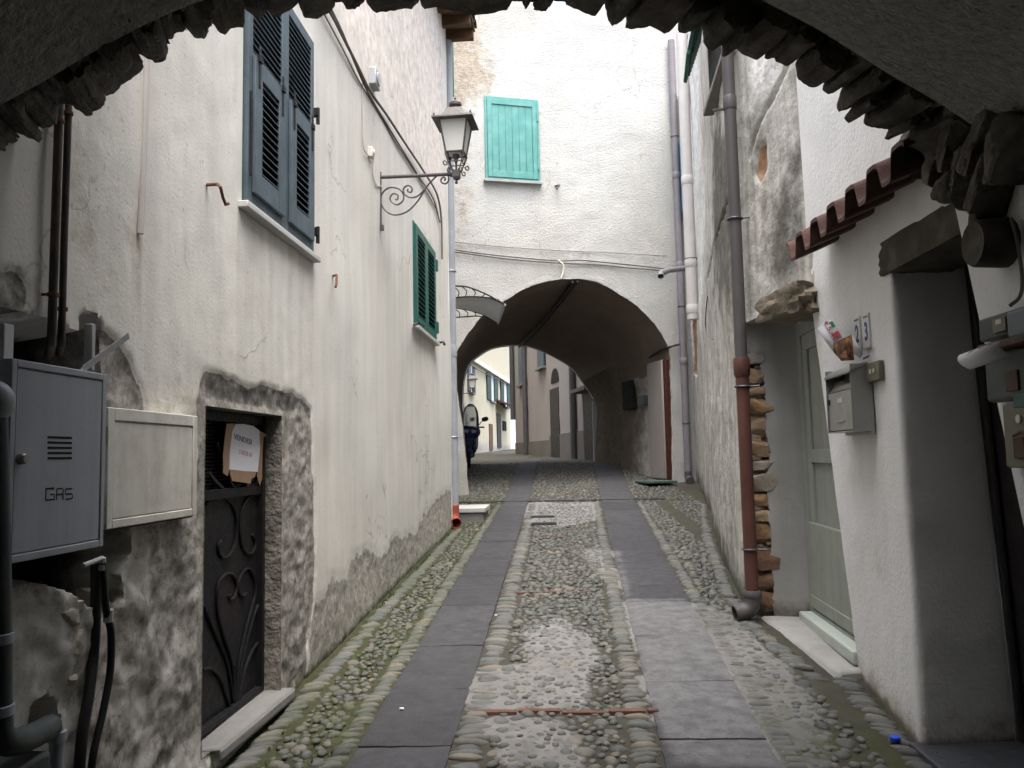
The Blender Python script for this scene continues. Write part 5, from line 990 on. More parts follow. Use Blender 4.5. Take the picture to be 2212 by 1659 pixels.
# ------------------------------------------------------------------ downpipes
G = 'downpipes and pipes on the house fronts'
c = (-1.425, 11.52); zg = gz(11.5)
dp = thing('downpipe', 'grey downpipe at the far corner of the cream house, orange elbow at its foot', 'downpipe', (c[0], c[1], zg), G)
mb = MB(); mb.tube([(c[0], c[1], zg + 0.22), (c[0], c[1], 8.2)], 0.072, 16)
mb.lathe([(0.078, 3.05), (0.08, 3.06), (0.08, 3.2), (0.074, 3.22)], (c[0], c[1], 0), 16); mb.lathe([(0.078, 5.95), (0.08, 5.96), (0.08, 6.1), (0.074, 6.12)], (c[0], c[1], 0), 16); mb.build('pipe', 'grey_pipe', dp)
for z in (1.9, 4.3, 6.6):
    mb = MB(); clamp(mb, c, 0.072, (-0.2, -0.05), z); mb.build('bracket', 'zinc', dp)
mb = MB(); mb.tube(smooth([(c[0], c[1], zg + 0.32), (c[0], c[1], zg + 0.17), (c[0] + 0.01, c[1] - 0.05, zg + 0.09), (c[0] + 0.05, c[1] - 0.16, zg + 0.06)], 5), 0.074, 16, cap=False); mb.build('elbow', 'orange_plastic', dp, solid=0.008)
b = FA.sz(1487, 1040, 0.1); sF = b[0]; P0 = FA.P(sF, 0.1, b[1])
dp = thing('downpipe', 'tall grey lilac downpipe at the right edge of the arch house', 'downpipe', P0, G)
mb = MB(FA.fr); mb.tube([(sF, 0.1, b[1] + 0.15), (sF, 0.1, 10.3)], 0.072, 16)
for z in (3.4, 5.4, 7.3): mb.lathe([(0.078, z), (0.081, z + 0.01), (0.081, z + 0.12), (0.074, z + 0.13)], (sF, 0.1, 0), 16)
mb.build('pipe', 'lilac_pipe', dp)
mb = MB(FA.fr); mb.tube(smooth([(sF, 0.1, b[1] + 0.2), (sF, 0.11, b[1] + 0.08), (sF - 0.02, 0.2, b[1] + 0.03), (sF - 0.03, 0.27, b[1] + 0.02)], 5), 0.076, 14); mb.build('elbow', 'brown_pipe', dp)
for z in (2.2, 4.6, 8.2):
    mb = MB(FA.fr); clamp(mb, (sF, 0.1), 0.072, (0.02, -0.12), z); mb.build('bracket', 'iron_bar', dp)
s, z = R.sz(1598, 700, 0.09); zb = gz(R.y(np.array([s])))[0]; zr = R.sz(1606, 780, 0.09)[1]; P0 = R.P(s, 0.09, zb)
dp = thing('downpipe', 'brown downpipe with a rust red lower half on the streaked right wall', 'downpipe', P0, G)
mb = MB(R.fr); mb.tube([(s, 0.09, zr), (s, 0.09, 8.8)], 0.047, 18)
for q in (4.32, 6.3): mb.lathe([(0.051, q), (0.054, q + 0.01), (0.054, q + 0.10), (0.049, q + 0.11)], (s, 0.09, 0), 18)
mb.build('pipe', 'brown_pipe', dp)
mb = MB(R.fr); mb.tube([(s, 0.09, zb + 0.16), (s, 0.09, zr)], 0.049, 18); mb.lathe([(0.051, zr - 0.12), (0.062, zr - 0.10), (0.064, zr + 0.0), (0.058, zr + 0.03), (0.048, zr + 0.03)], (s, 0.09, 0), 18); mb.build('lower_pipe', 'red_pipe', dp)
mb = MB(R.fr); mb.tube(smooth([(s, 0.09, zb + 0.19), (s, 0.10, zb + 0.12), (s - 0.0, 0.14, zb + 0.075), (s, 0.23, zb + 0.055)], 5), 0.060, 16, cap=False); mb.lathe([(0.062, zb + 0.17), (0.066, zb + 0.18), (0.066, zb + 0.21), (0.06, zb + 0.22)], (s, 0.09, 0), 16); mb.build('elbow', 'brown_pipe', dp, solid=0.008)
for py in (463, 836, 1180):
    zz = R.sz(1600, py, 0.09)[1]; mb = MB(R.fr); clamp(mb, (s, 0.09), 0.049, (-0.06, -0.11), zz); mb.build('bracket', 'iron_bar', dp)
s, z = R.sz(1497, 690, 0.12)
dp = thing('downpipe', 'broad cream downpipe on the far end of the right wall', 'downpipe', R.P(s, 0.12, z), G)
mb = MB(R.fr); mb.tube([(s, 0.12, z), (s, 0.12, 8.9)], 0.095, 16)
for q in (z + 0.1, z + 0.9, 6.2): mb.lathe([(0.10, q), (0.104, q + 0.01), (0.104, q + 0.14), (0.098, q + 0.15)], (s, 0.12, 0), 16)
mb.build('pipe', 'cream_pipe', dp); mb = MB(R.fr); clamp(mb, (s, 0.12), 0.095, (0.03, -0.13), 4.9); mb.build('bracket', 'iron_bar', dp)
q0 = onY(1476, 580, 15.9); q1 = onY(1443, 584, 15.6); q2 = onY(1428, 590, 15.45)
mb = MB(); mb.tube([q0 + (0.35, 0.1, 0.02), q0, q1], 0.055, 12); mb.tube(smooth([q1, (q1 + q2) / 2, q2, q2 + (-0.02, -0.08, -0.08)], 4), 0.058, 12, cap=False); mb.lathe([(0.085, 0), (0.085, 0.03)], q0 + (0.03, 0, 0), 12, M=np.array([[0, 0, 1.0], [0, 1, 0], [-1, 0, 0]]))
tag(mb.build('waste_pipe', 'lilac_pipe'), 'short grey pipe with a bent mouth poking out beside the tall lilac downpipe', 'pipe')
def far_pipe(x, y0, y1, r, lab):
    s, zb = PK.sz(x, y1, 0.1); mb = MB(PK.fr); mb.tube([(s, 0.1, zb), (s, 0.1, 8.9)], r, 8); mb.tube([(s, 0.1, zb + 0.1), (s, 0.25, zb + 0.03)], r, 8)
    tag(mb.build('downpipe', 'brown_pipe'), lab, 'downpipe', G)
far_pipe(1137, 745, 992, 0.10, 'dark downpipe left of the arched doorway on the pink house')
far_pipe(1241, 790, 1003, 0.10, 'dark downpipe right of the arched doorway on the pink house')
s, zb = PK.sz(1113, 905, 0.1); mb = MB(PK.fr); mb.tube([(0.0, 0.1, zb), (0.0, 0.1, 8.9)], 0.11, 8); tag(mb.build('downpipe', 'brown_pipe'), 'dark downpipe on the far outer corner of the pink house', 'downpipe', G)
# ------------------------------------------------------------------ street lamps on wall brackets
def lantern_set(W, s, zt, zb_, zarm, reach, label, base, k=1.0, turn=-4, scroll=True):
    t = thing('street_lamp', label, 'street lamp', base, 'wall lanterns'); fr = W.fr
    mb = MB(fr); mb.box(s - 0.012, s + 0.012, 0.0, 0.012, zb_, zt); mb.box(s - 0.02, s + 0.02, 0.0, 0.03, zb_ - 0.03, zb_ + 0.02); mb.build('wall_plate', 'lamp_iron', t, bevel=0.002)
    mb = MB(fr); mb.tube([(s, 0.0, zarm), (s, reach, zarm + 0.0)], 0.016, 10); mb.build('arm', 'lamp_iron', t)
    if scroll:
        yp = W.P(s, 0, 0)[1]; kk = yp / FPX
        def S_(pts): return [(s, (x * 0.2116 - 21) * kk + 0.0, zarm - (y * 0.2116 - 217) * kk) for x, y in smooth(pts, 6)]
        for j, q in enumerate(([(780, 1090), (795, 1080), (790, 1060), (770, 1058), (750, 1078), (755, 1110), (795, 1126), (828, 1095), (825, 1040), (780, 1014), (720, 1030), (650, 1090), (590, 1160), (500, 1300), (390, 1405), (270, 1440), (180, 1410), (120, 1340), (104, 1260), (130, 1190), (190, 1145), (255, 1146), (315, 1172), (350, 1235), (338, 1295), (280, 1330), (222, 1300), (205, 1255), (238, 1210), (288, 1228), (282, 1275), (258, 1270)],
                  [(570, 1185), (500, 1245), (430, 1260), (370, 1232), (346, 1195), (358, 1148), (402, 1128), (440, 1160), (430, 1200), (395, 1192), (396, 1165)])):
            mb = MB(fr); mb.tube(S_(q), 0.0078, 6)
            if j: mb.rock(S_([(346, 1200), (347, 1201)])[0], np.eye(3), (0.012, 0.012, 0.012), 1, 0, 3); mb.rock(S_([(570, 1185), (571, 1186)])[0], np.eye(3), (0.012, 0.012, 0.012), 1, 0, 3)
            mb.build('scroll', 'lamp_iron', t)
    c = W.P(s, reach, zarm); ct, st = math.cos(rad(turn)), math.sin(rad(turn)); RZ = np.array([[ct, -st, 0], [st, ct, 0], [0, 0, 1.0]])
    lf = lambda A_: c + (np.asarray(A_, float) * k) @ RZ.T
    def frus(mb, w0, z0, w1, z1): mb.add([(x * w, y * w, z) for w, z in ((w0, z0), (w1, z1)) for x, y in ((-1, -1), (1, -1), (1, 1), (-1, 1))], [(3, 2, 1, 0), (4, 5, 6, 7), (0, 1, 5, 4), (1, 2, 6, 5), (2, 3, 7, 6), (3, 0, 4, 7)], lf)
    mb = MB(); frus(mb, 0.034, -0.03, 0.034, 0.03); frus(mb, 0.025, -0.05, 0.034, -0.03); mb.lathe([(0.0, -0.095), (0.012, -0.09), (0.016, -0.075), (0.008, -0.062), (0.02, -0.05)], (0, 0, 0), 10, lf); mb.tube([(0, 0, 0.03), (0, 0, 0.18)], 0.010, 8, lf); mb.lathe([(0.01, 0.10), (0.03, 0.16), (0.035, 0.175), (0.01, 0.18)], (0, 0, 0), 10, lf); mb.build('socket', 'lamp_iron', t)
    mb = MB()
    for a_ in range(4):
        q = math.pi / 4 + a_ * math.pi / 2; e = np.array([math.cos(q), math.sin(q), 0])
        for pts in ([(0.03, 0.03), (0.06, 0.05), (0.085, 0.10), (0.115, 0.16), (0.118, 0.19)], [(0.12, 0.10), (0.14, 0.085), (0.13, 0.06), (0.105, 0.065), (0.10, 0.085), (0.115, 0.09)], [(0.05, 0.035), (0.075, 0.0), (0.095, 0.005), (0.095, 0.03), (0.078, 0.03)], [(0.118, 0.17), (0.10, 0.15), (0.085, 0.165), (0.092, 0.185)]):
            mb.tube(smooth([e * r_ + (0, 0, z_) for r_, z_ in pts], 5), 0.006, 6, lf)
    mb.build('cage', 'lamp_iron', t)
    zb2, zt2, w0, w1 = 0.185, 0.475, 0.079, 0.126
    gl = MB(); frus(gl, w0 - 0.004, zb2, w1 - 0.004, zt2); gl.build('glass', 'frosted_glass', t)
    mb = MB()
    for x, y in ((-1, -1), (1, -1), (1, 1), (-1, 1)): mb.tube([(x * w0 * 0.80, y * w0 * 0.80, 0.10), (x * w0, y * w0, zb2), (x * w1, y * w1, zt2)], 0.009, 6, lf)
    for w_, z_ in ((w0, zb2), (w1, zt2), (w0 * 0.8, 0.10)):
        for i in range(4):
            q = [(-1, -1), (1, -1), (1, 1), (-1, 1)]; mb.tube([(q[i][0] * w_, q[i][1] * w_, z_), (q[(i + 1) % 4][0] * w_, q[(i + 1) % 4][1] * w_, z_)], 0.009 if z_ > 0.11 else 0.005, 6, lf)
    mb.build('glass_frame', 'lamp_iron', t)
    mb = MB(); frus(mb, 0.186, zt2 - 0.004, 0.182, zt2 + 0.012); mb.build('brim', 'lamp_iron', t)
    mb = MB(); frus(mb, 0.125, zt2 + 0.012, 0.07, zt2 + 0.125); mb.build('roof', 'lamp_iron', t)
    mb = MB(); mb.lathe([(0.035, zt2 + 0.12), (0.035, zt2 + 0.15), (0.058, zt2 + 0.165), (0.058, zt2 + 0.185), (0.03, zt2 + 0.205), (0.012, zt2 + 0.21), (0.008, zt2 + 0.225), (0.012, zt2 + 0.235), (0.0, zt2 + 0.245)], (0, 0, 0), 18, lf); mb.build('chimney', 'lamp_iron', t)
    for x, y in ((-1, -1), (1, -1), (1, 1), (-1, 1)): mb = MB(); mb.lathe([(0.008, zt2 + 0.01), (0.011, zt2 + 0.03), (0.006, zt2 + 0.04), (0.0, zt2 + 0.055)], (x * 0.165, y * 0.165, 0), 8, lf); mb.build('finial', 'lamp_iron', t)
    return t
s, z1 = A.sz(821, 376); z0 = A.sz(821, 490)[1]; zarm = A.sz(821, 383)[1]; yp = A.P(s, 0, 0)[1]
lantern_set(A, s, z1 + 0.02, z0, zarm, (993 - 821) * yp / FPX, 'wrought iron lantern with frosted panes on a scrolled bracket on the cream house', A.P(s, 0, z0))
s, zz = YW.sz(1000, 850, 0.6); y_ = YW.P(s, 0, 0)[1]; xw_ = YW.P(s, 0, 0)[0]; tgt = onY(1021, 850, y_)
lantern_set(YW, s, zz + 0.1, zz - 0.4, zz, tgt[0] - xw_, 'small far lantern on a plain arm in front of the yellow house', YW.P(s, 0, zz - 0.4), 1.15, 5, False)
# ------------------------------------------------------------------ cables and fittings on the cream house
GC = 'cables clipped along the walls'
cable('cable', A, [(680, -30), (718, 35), (745, 88), (775, 148), (800, 198), (835, 248), (872, 305), (915, 370), (943, 418), (953, 470), (955, 560)], 0.013, 'cable_grey', 'thick grey cable running down along the cream wall, topmost of its bundle', 0.035, group=GC)
cable('cable', A, [(690, -30), (735, 60), (768, 140), (795, 200), (825, 252), (868, 322), (905, 382), (935, 428), (950, 480)], 0.009, 'cable_grey', 'thinner grey cable just under the topmost one in the bundle behind the lantern', 0.02, group=GC)
cable('cable', A, [(700, 30), (740, 105), (770, 165), (800, 215), (850, 300), (890, 362), (925, 420), (945, 458)], 0.006, 'cable_grey', 'thin sagging cable lowest in the bundle on the cream wall', 0.015, group=GC)
cable('cable', A, [(783, 180), (783, 250), (785, 312), (790, 330), (805, 345), (806, 380), (813, 400), (824, 402)], 0.005, 'cable_pale', 'thin pale lamp lead dropping from the round junction box to the lamp bracket', 0.01, group=GC)
def fitting(name, W, px, py, hw, hz, dp, m, lab, rnd=0.0):
    s, z = W.sz(px, py); mb = MB(W.fr); mb.box(s - hw, s + hw, -0.02, dp, z - hz, z + hz)
    mb.lathe([(hw * 0.75, 0.0), (hw * 0.7, 0.012), (0.0, 0.014)], (s, dp - 0.001, z), 16, M=np.array([[1.0, 0, 0], [0, 0, 1], [0, -1, 0]]))
    return tag(mb.build(name, m, bevel=min(hw, hz) * 0.25), lab, 'box', 'electrical boxes')
fitting('junction_box', A, 800, 172, 0.085, 0.075, 0.07, 'zinc', 'grey round lidded junction box among the cables above the lantern')
fitting('junction_box', A, 797, 330, 0.035, 0.045, 0.04, 'ivory_paint', 'tiny ivory junction box beside the top of the lamp bracket')
GH = 'iron hooks and shutter stays in the walls'
def hook(W, pts, r, lab, m='rust', cat='hook'):
    q = []
    for x, y, d in pts: s, z = W.sz(x, y, d); q.append((s, d, z))
    mb = MB(W.fr); mb.tube(q, r, 6); return tag(mb.build('iron_hook', m), lab, cat, GH)
hook(A, [(441, 400, -0.02), (470, 398, 0.08), (476, 404, 0.10), (482, 428, 0.10), (488, 443, 0.10), (493, 440, 0.12)], 0.008, 'long rusty hook left of the big blue grey window')
hook(A, [(714, 597, -0.02), (727, 594, 0.05), (727, 612, 0.06), (725, 620, 0.07)], 0.009, 'small rusty hook under the far end of the marble sill')
hook(A, [(893, 702, 0.0), (905, 698, 0.12), (915, 704, 0.14)], 0.016, 'iron stay at the near corner of the green window sill', 'iron_bar')
hook(A, [(940, 741, 0.0), (958, 738, 0.10), (960, 744, 0.12)], 0.018, 'iron stay at the far corner of the green window sill', 'iron_bar')
hook(FA, [(1199, 402, -0.02), (1209, 400, 0.10), (1203, 408, 0.14)], 0.02, 'small dark hook on the arch house right of the teal shutter', 'iron_bar')
hook(R, [(1565, 236, 0.0), (1545, 238, 0.20), (1538, 240, 0.26)], 0.014, 'dark iron stay below the upper window on the right wall', 'iron_bar')
hook(PK, [(1170, 797, 0.0), (1163, 800, 0.2)], 0.04, 'small stay beneath the right window of the pink house', 'iron_bar')
hook(PK, [(1127, 836, 0.0), (1121, 838, 0.25)], 0.04, 'small stay beneath the left window of the pink house', 'iron_bar')
# cables on the arch house
cable('cable', FA, [(955, 532), (1000, 542), (1070, 551), (1140, 558), (1205, 563), (1255, 562), (1300, 566), (1370, 573), (1450, 582)], 0.016, 'cable_grey', 'upper of the two grey cables strung across the stucco above the arch', 0.05, group=GC)
cable('cable', FA, [(955, 540), (1030, 551), (1110, 561), (1200, 568), (1290, 572), (1360, 579), (1450, 586)], 0.012, 'cable_grey', 'lower of the two grey cables strung across the stucco above the arch', 0.03, group=GC)
cable('cable', FA, [(955, 520), (1060, 531), (1180, 540), (1300, 545), (1440, 553)], 0.007, 'cable_grey', 'hair thin line highest on the stucco above the arch', 0.02, group=GC)
cable('cable', FA, [(1205, 562), (1216, 572), (1217, 585), (1212, 602)], 0.02, 'cable_pale', 'short pale cable loop dropping to the crown of the arch', 0.06, group=GC)
mb = MB(); q0 = N3[92] + (0, 0.02, -0.05); q1 = F3[88] + (0, -0.1, -0.06); mb.tube([q0 * (1 - t) + q1 * t + np.array([0, 0, -0.06 * math.sin(math.pi * t)]) for t in np.linspace(0, 1, 14)], 0.03, 6); mb.tube([q0 * (1 - t) + q1 * t + np.array([0.10, 0, -0.05 * math.sin(math.pi * t)]) for t in np.linspace(0, 1, 14)], 0.02, 6)
tag(mb.build('cable_bundle', 'black_rubber'), 'dark cable bundle running under the crown of the passage vault', 'cable', GC)
cable('cable', R, [(1530, 640, 0.03), (1524, 690, 0.02), (1526, 720, 0.02), (1540, 733, 0.02)], 0.007, 'cable_grey', 'thin dangling wire loop on the streaked right wall', 0.02, group=GC)
a_ = N3[150] + (-0.02, -0.02, 0); pts = [FA.P(FA.sz(1475, 742, 0.05)[0], 0.06, FA.sz(1475, 742, 0.05)[1]), FA.P(FA.sz(1448, 750, 0.05)[0], 0.05, FA.sz(1448, 750)[1]), onY(1425, 758, 16.9), onY(1400, 775, 17.6), onY(1390, 786, 18.0)]
mb = MB(); mb.tube(smooth(pts, 5), 0.025, 6); tag(mb.build('cable', 'black_rubber'), 'black cable curling round the right springing of the passage', 'cable', GC)
YC = 'string of wires'
cable('cable', YW, [(1012, 785), (1040, 803), (1075, 820), (1102, 832)], 0.02, 'cable_grey', 'distant wire sagging along the yellow house front', 0.1, group=GC)
# ------------------------------------------------------------------ gas cabinet and neighbours
dF = 0.13; F = A.fr
s0 = A.sz(20, 980, dF)[0]; s1 = A.sz(228, 980, dF)[0]; z1 = (A.sz(20, 770, dF)[1] + A.sz(228, 810, dF)[1]) / 2; z0 = (A.sz(20, 1216, dF)[1] + A.sz(228, 1181, dF)[1]) / 2
gas = thing('gas_cabinet', 'grey metal gas cabinet with vent slots and the word GAS on its door', 'cabinet', A.P((s0 + s1) / 2, 0.05, z0))
mb = MB(F); mb.box(s0, s1, -0.02, dF - 0.012, z0, z1); frame(mb, F, s0, s1, z0, z1, dF - 0.02, dF, 0.022); mb.build('case', 'grey_metal', gas, bevel=0.003)
mb = MB(F); mb.box(s0 + 0.026, s1 - 0.024, dF - 0.011, dF - 0.003, z0 + 0.025, z1 - 0.026); dr = mb.build('door', 'grey_metal', gas, bevel=0.002)
mb = MB(F)
for k in range(5):
    a, zz = A.sz(105, 944 + 11.4 * k, dF); b_, _ = A.sz(157, 946 + 11.0 * k, dF); mb.box(a, b_, dF - 0.004, dF - 0.0022, zz - 0.004, zz + 0.003)
mb.build('vent_slots', 'dark_void', dr)
mb = MB(F)
def stroke(x0, y0, x1, y1):
    p0 = A.sz(x0, y0, dF); p1 = A.sz(x1, y1, dF); e = 0.0017
    mb.box(min(p0[0], p1[0]) - e * 0.6, max(p0[0], p1[0]) + e * 0.6, dF - 0.0035, dF - 0.002, min(p0[1], p1[1]) - e, max(p0[1], p1[1]) + e)
for q in ((101, 1056, 101, 1079), (103, 1055, 118, 1055.5), (103, 1080, 119, 1079), (119, 1069, 119, 1077), (111, 1068, 117, 1068), (124, 1057, 124, 1079), (126, 1055.5, 136, 1055.5), (138, 1057, 138, 1079), (126, 1068, 136, 1068), (144, 1056, 157, 1056), (143, 1058, 143, 1066), (145, 1067, 156, 1067), (158, 1069, 158, 1076), (144, 1078, 156, 1077.5)): stroke(*q)
mb.build('lettering', 'dark_void', dr)
a, zz = A.sz(45, 991, dF); mb = MB(F); mb.lathe([(0.016, -0.004), (0.016, 0.010), (0.012, 0.016), (0.0, 0.017)], (a, dF, zz), 16, M=np.array([[1.0, 0, 0], [0, 0, 1], [0, -1, 0]])); mb.build('lock', 'steel', dr)
d2 = 0.06; s0 = A.sz(233, 1000, d2)[0]; s1 = A.sz(426, 1000, d2)[0]; z1 = A.sz(330, 889, d2)[1]; z0 = A.sz(330, 1128, d2)[1]
cab = thing('meter_cabinet', 'ivory painted metal meter cabinet between the gas cabinet and the iron door', 'cabinet', A.P((s0 + s1) / 2, 0.02, z0))
mb = MB(F); mb.box(s0, s1, -0.04, d2 - 0.012, z0, z1); frame(mb, F, s0, s1, z0, z1, d2 - 0.02, d2, 0.038, 0.03, 0.045); mb.build('case', 'ivory_paint', cab, bevel=0.003)
mb = MB(F); mb.box(s0 + 0.042, s1 - 0.041, d2 - 0.011, d2 - 0.004, z0 + 0.034, z1 - 0.05); dr = mb.build('door', 'ivory_paint', cab, bevel=0.002)
a, zz = A.sz(411, 1005, d2); mb = MB(F); mb.lathe([(0.008, 0.0), (0.007, 0.005), (0.0, 0.006)], (a, d2 - 0.012, zz), 10, M=np.array([[1.0, 0, 0], [0, 0, 1], [0, -1, 0]])); mb.build('lock', 'black_iron', dr)
for zz in (z1 - 0.10, z0 + 0.05):
    mb = MB(F); mb.tube([(s0 - 0.008, d2 - 0.008, zz - 0.03), (s0 - 0.008, d2 - 0.008, zz + 0.03)], 0.010, 8); mb.build('hinge', 'olive_plastic', dr)
mb = MB(F); mb.box(s0 + 0.01, s1 - 0.01, 0.0, d2 - 0.015, z0 - 0.008, z0); mb.build('rusty_edge', 'rust', cab)
def apipe(name, pts, r, m, lab, cat='pipe', n=12, group=None, rings=(), clamps=()):
    q = []
    for x, y, d in pts: s, z = A.sz(x, y, d); q.append((s, d, z))
    t = thing(name, lab, cat, A.P(*[q[-1][0], q[-1][1], q[-1][2]]), group); mb = MB(F); mb.tube(q if len(q) < 3 else smooth(q, 5), r, n); mb.build('tube', m, t)
    for x, y, d, rr in rings:
        s, z = A.sz(x, y, d); mb = MB(F); mb.lathe([(rr * 0.9, -0.014), (rr, -0.012), (rr, 0.012), (rr * 0.9, 0.014)], (s, d, z), 14); mb.build('collar', 'grey_metal', t)
    for x, y, d, rr in clamps:
        s, z = A.sz(x, y, d); mb = MB(F); mb.lathe([(rr * 0.9, -0.006), (rr, -0.005), (rr, 0.006), (rr * 0.9, 0.007)], (s, d, z), 14); mb.tube([(s - 0.015, 0, z), (s, d, z)], 0.005, 6); mb.build('clamp', 'rust', t)
    return t
apipe('grey_conduit', [(-18, 872, 0.16), (-14, 1000, 0.16), (-8, 1300, 0.16), (-6, 1540, 0.16), (2, 1592, 0.16), (30, 1603, 0.15), (70, 1590, 0.12), (108, 1570, 0.10)], 0.036, 'dark_plastic', 'stout dark grey conduit rising along the left edge, bent at its foot', 'conduit', rings=((-8, 1380, 0.16, 0.04), (-7, 1535, 0.16, 0.041)))
mb = MB(F); s, z = A.sz(-16, 868, 0.16); mb.rock((s, 0.16, z), np.eye(3), (0.045, 0.045, 0.05), 1.0, 0.0, 8); tag(mb.build('conduit_cap', 'grey_metal'), 'rounded grey cap on the conduit at the left edge', 'cap')
mb = MB(F); a = A.sz(38, 1600, 0.11); b_ = A.sz(122, 1566, 0.09); mb.tube(smooth([(a[0], 0.12, a[1]), (b_[0] - 0.03, 0.09, b_[1] - 0.003), (b_[0], 0.09, b_[1] - 0.012), (b_[0] + 0.003, 0.09, b_[1] - 0.09), (b_[0] + 0.003, 0.09, b_[1] - 0.25)], 6), 0.021, 12); mb.lathe([(0.024, -0.05), (0.027, -0.048), (0.027, -0.02), (0.024, -0.018)], (b_[0] + 0.003, 0.09, b_[1]), 14)
tag(mb.build('elbow_pipe', 'grey_metal'), 'short light grey elbow pipe low in the left corner', 'pipe')
mb = MB(F); a = A.sz(30, 1640, 0.1); mb.box(a[0] - 0.09, a[0] + 0.09, 0.02, 0.15, a[1] - 0.30, a[1] - 0.005); tag(mb.build('plastic_box', 'dark_plastic', bevel=0.012), 'dark plastic box at the very foot of the left wall', 'box')
hz = apipe('black_hose', [(221, 1215, 0.07), (226, 1290, 0.07), (232, 1330, 0.07), (240, 1370, 0.07), (238, 1450, 0.07), (222, 1540, 0.07), (200, 1640, 0.07), (190, 1760, 0.06)], 0.0125, 'black_rubber', 'slim black hose with a metal coupling hanging below the gas cabinet', 'hose')
for (x, y, r0, h) in ((221, 1218, 0.012, 0.022), (224, 1262, 0.006, 0.02), (234, 1330, 0.017, 0.022), (229, 1308, 0.012, 0.012)):
    s, z = A.sz(x, y, 0.07); mb = MB(F); mb.lathe([(r0 * 0.85, -h), (r0, -h * 0.9), (r0, h * 0.9), (r0 * 0.8, h)], (s, 0.07, z), 10); mb.build('coupling', 'zinc', hz)
s, z = A.sz(180, 1222, 0.05); s2, z2 = A.sz(220, 1206, 0.07); mb = MB(F); mb.tube([(s, 0.05, z), (s2, 0.07, z2), (s2 + 0.002, 0.07, z2 - 0.04)], 0.009, 8); mb.build('feed_pipe', 'zinc', hz)
apipe('black_hose', [(208, 1215, 0.03), (207, 1300, 0.02), (203, 1400, 0.02), (192, 1500, 0.04), (176, 1600, 0.05), (165, 1760, 0.05)], 0.018, 'black_rubber', 'stouter black hose left of the coupled one below the gas cabinet', 'hose')
apipe('rusty_pipe', [(130, 170, 0.03), (128, 230, 0.03), (119, 500, 0.03), (112, 716, 0.03), (109, 752, 0.0), (104, 770, -0.1)], 0.0135, 'rusty_pipe', 'stouter rusty pipe of the pair entering the hole at upper left', 'pipe', group='rusty pipes', clamps=((127, 262, 0.03, 0.018), (115, 637, 0.03, 0.018)))
apipe('rusty_pipe', [(150, 170, 0.03), (148, 230, 0.03), (139, 500, 0.03), (133, 720, 0.03), (131, 748, 0.0), (128, 765, -0.1)], 0.0115, 'rusty_pipe', 'thinner rusty pipe on the right of the pair at upper left', 'pipe', group='rusty pipes', clamps=((147, 245, 0.03, 0.016), (135, 668, 0.03, 0.016)))
mb = MB(F); q = [(A.sz(x, y)[0], 0.0, A.sz(x, y)[1]) for x, y in ((317, 90), (313, 250), (307, 420), (303, 505))]; mb.tube(q, 0.013, 10); tag(mb.build('wall_conduit', 'cream_pipe'), 'pale conduit half sunk in the cream plaster right of the rusty pipes', 'conduit')
st = thing('steel_strut', 'galvanised angle strut leaning out above the gas cabinet', 'strut', A.P(A.sz(190, 800)[0], 0.05, A.sz(190, 800)[1]))
p0 = np.array([*(lambda q: (q[0], 0.10, q[1]))(A.sz(182, 803, 0.10))]); p1 = np.array([*(lambda q: (q[0], 0.13, q[1]))(A.sz(279, 731, 0.13))]); e = p1 - p0; e /= np.linalg.norm(e); nrm = np.cross(e, (0, 1, 0)); nrm /= np.linalg.norm(nrm); nd = np.array([0, 1.0, 0])
mb = MB(F)
for off, wv, tv in ((nrm * 0.0, nrm, nd), (nrm * 0.0, nd * -1, nrm)):
    q = [p0, p1, p1 + wv * 0.022, p0 + wv * 0.022]; mb.add(q + [x + tv * 0.003 for x in q], [(0, 1, 2, 3), (7, 6, 5, 4), (0, 4, 5, 1), (1, 5, 6, 2), (2, 6, 7, 3), (3, 7, 4, 0)])
mb.build('angle', 'zinc', st)
mb = MB(F); q0, q1_ = A.sz(10, 698, 0.03), A.sz(32, 800, 0.03); mb.box(q0[0], A.sz(30, 740, 0.03)[0], 0.0, 0.03, q1_[1], q0[1]); tag(mb.build('slotted_rail', 'zinc', bevel=0.002), 'slotted zinc rail standing in the hole left above the gas cabinet', 'rail')
mb = MB(F); q0, q1_ = A.sz(202, 700, 0.01), A.sz(205, 800, 0.01); mb.box(q0[0] - 0.008, q0[0] + 0.012, -0.02, 0.012, q1_[1], q0[1]); tag(mb.build('metal_strap', 'zinc', bevel=0.003), 'crumpled zinc strap in the slot behind the strut', 'strap')
# ------------------------------------------------------------------ sale notice taped on the iron door
dd = -0.088; sg = thing('paper_notice', 'white handwritten sale notice taped with brown tape on the iron door', 'notice', A.P(A.sz(530, 1040, dd)[0], dd, A.sz(530, 1040, dd)[1]))
def upq(pts, d): return [A.sz(0.5401 * (780 + 0.217 * x), 0.5401 * (1600 + 0.217 * y), d) for x, y in pts]
mb = MB(F); q = upq([(740, 440), (900, 440), (1060, 475), (1180, 560), (1195, 900), (1150, 1325), (900, 1310), (625, 1280), (640, 900), (680, 580)], dd); mb.prism(q, dd, dd + 0.002); mb.build('sheet', 'paper', sg)
for pp in ([(580, 440), (720, 430), (690, 590), (650, 900), (625, 1290), (600, 1400), (520, 1350), (515, 1000), (545, 700)], [(1190, 570), (1330, 640), (1310, 670), (1260, 690), (1240, 1000), (1235, 1450), (1190, 1580), (1140, 1400), (1160, 1300), (1200, 900)], [(640, 1290), (1130, 1330), (1100, 1420), (1040, 1450), (1020, 1540), (680, 1490), (640, 1360)]):
    mb = MB(F); mb.prism(upq(pp, dd), dd - 0.001, dd + 0.001); mb.build('tape', 'brown_tape', sg)
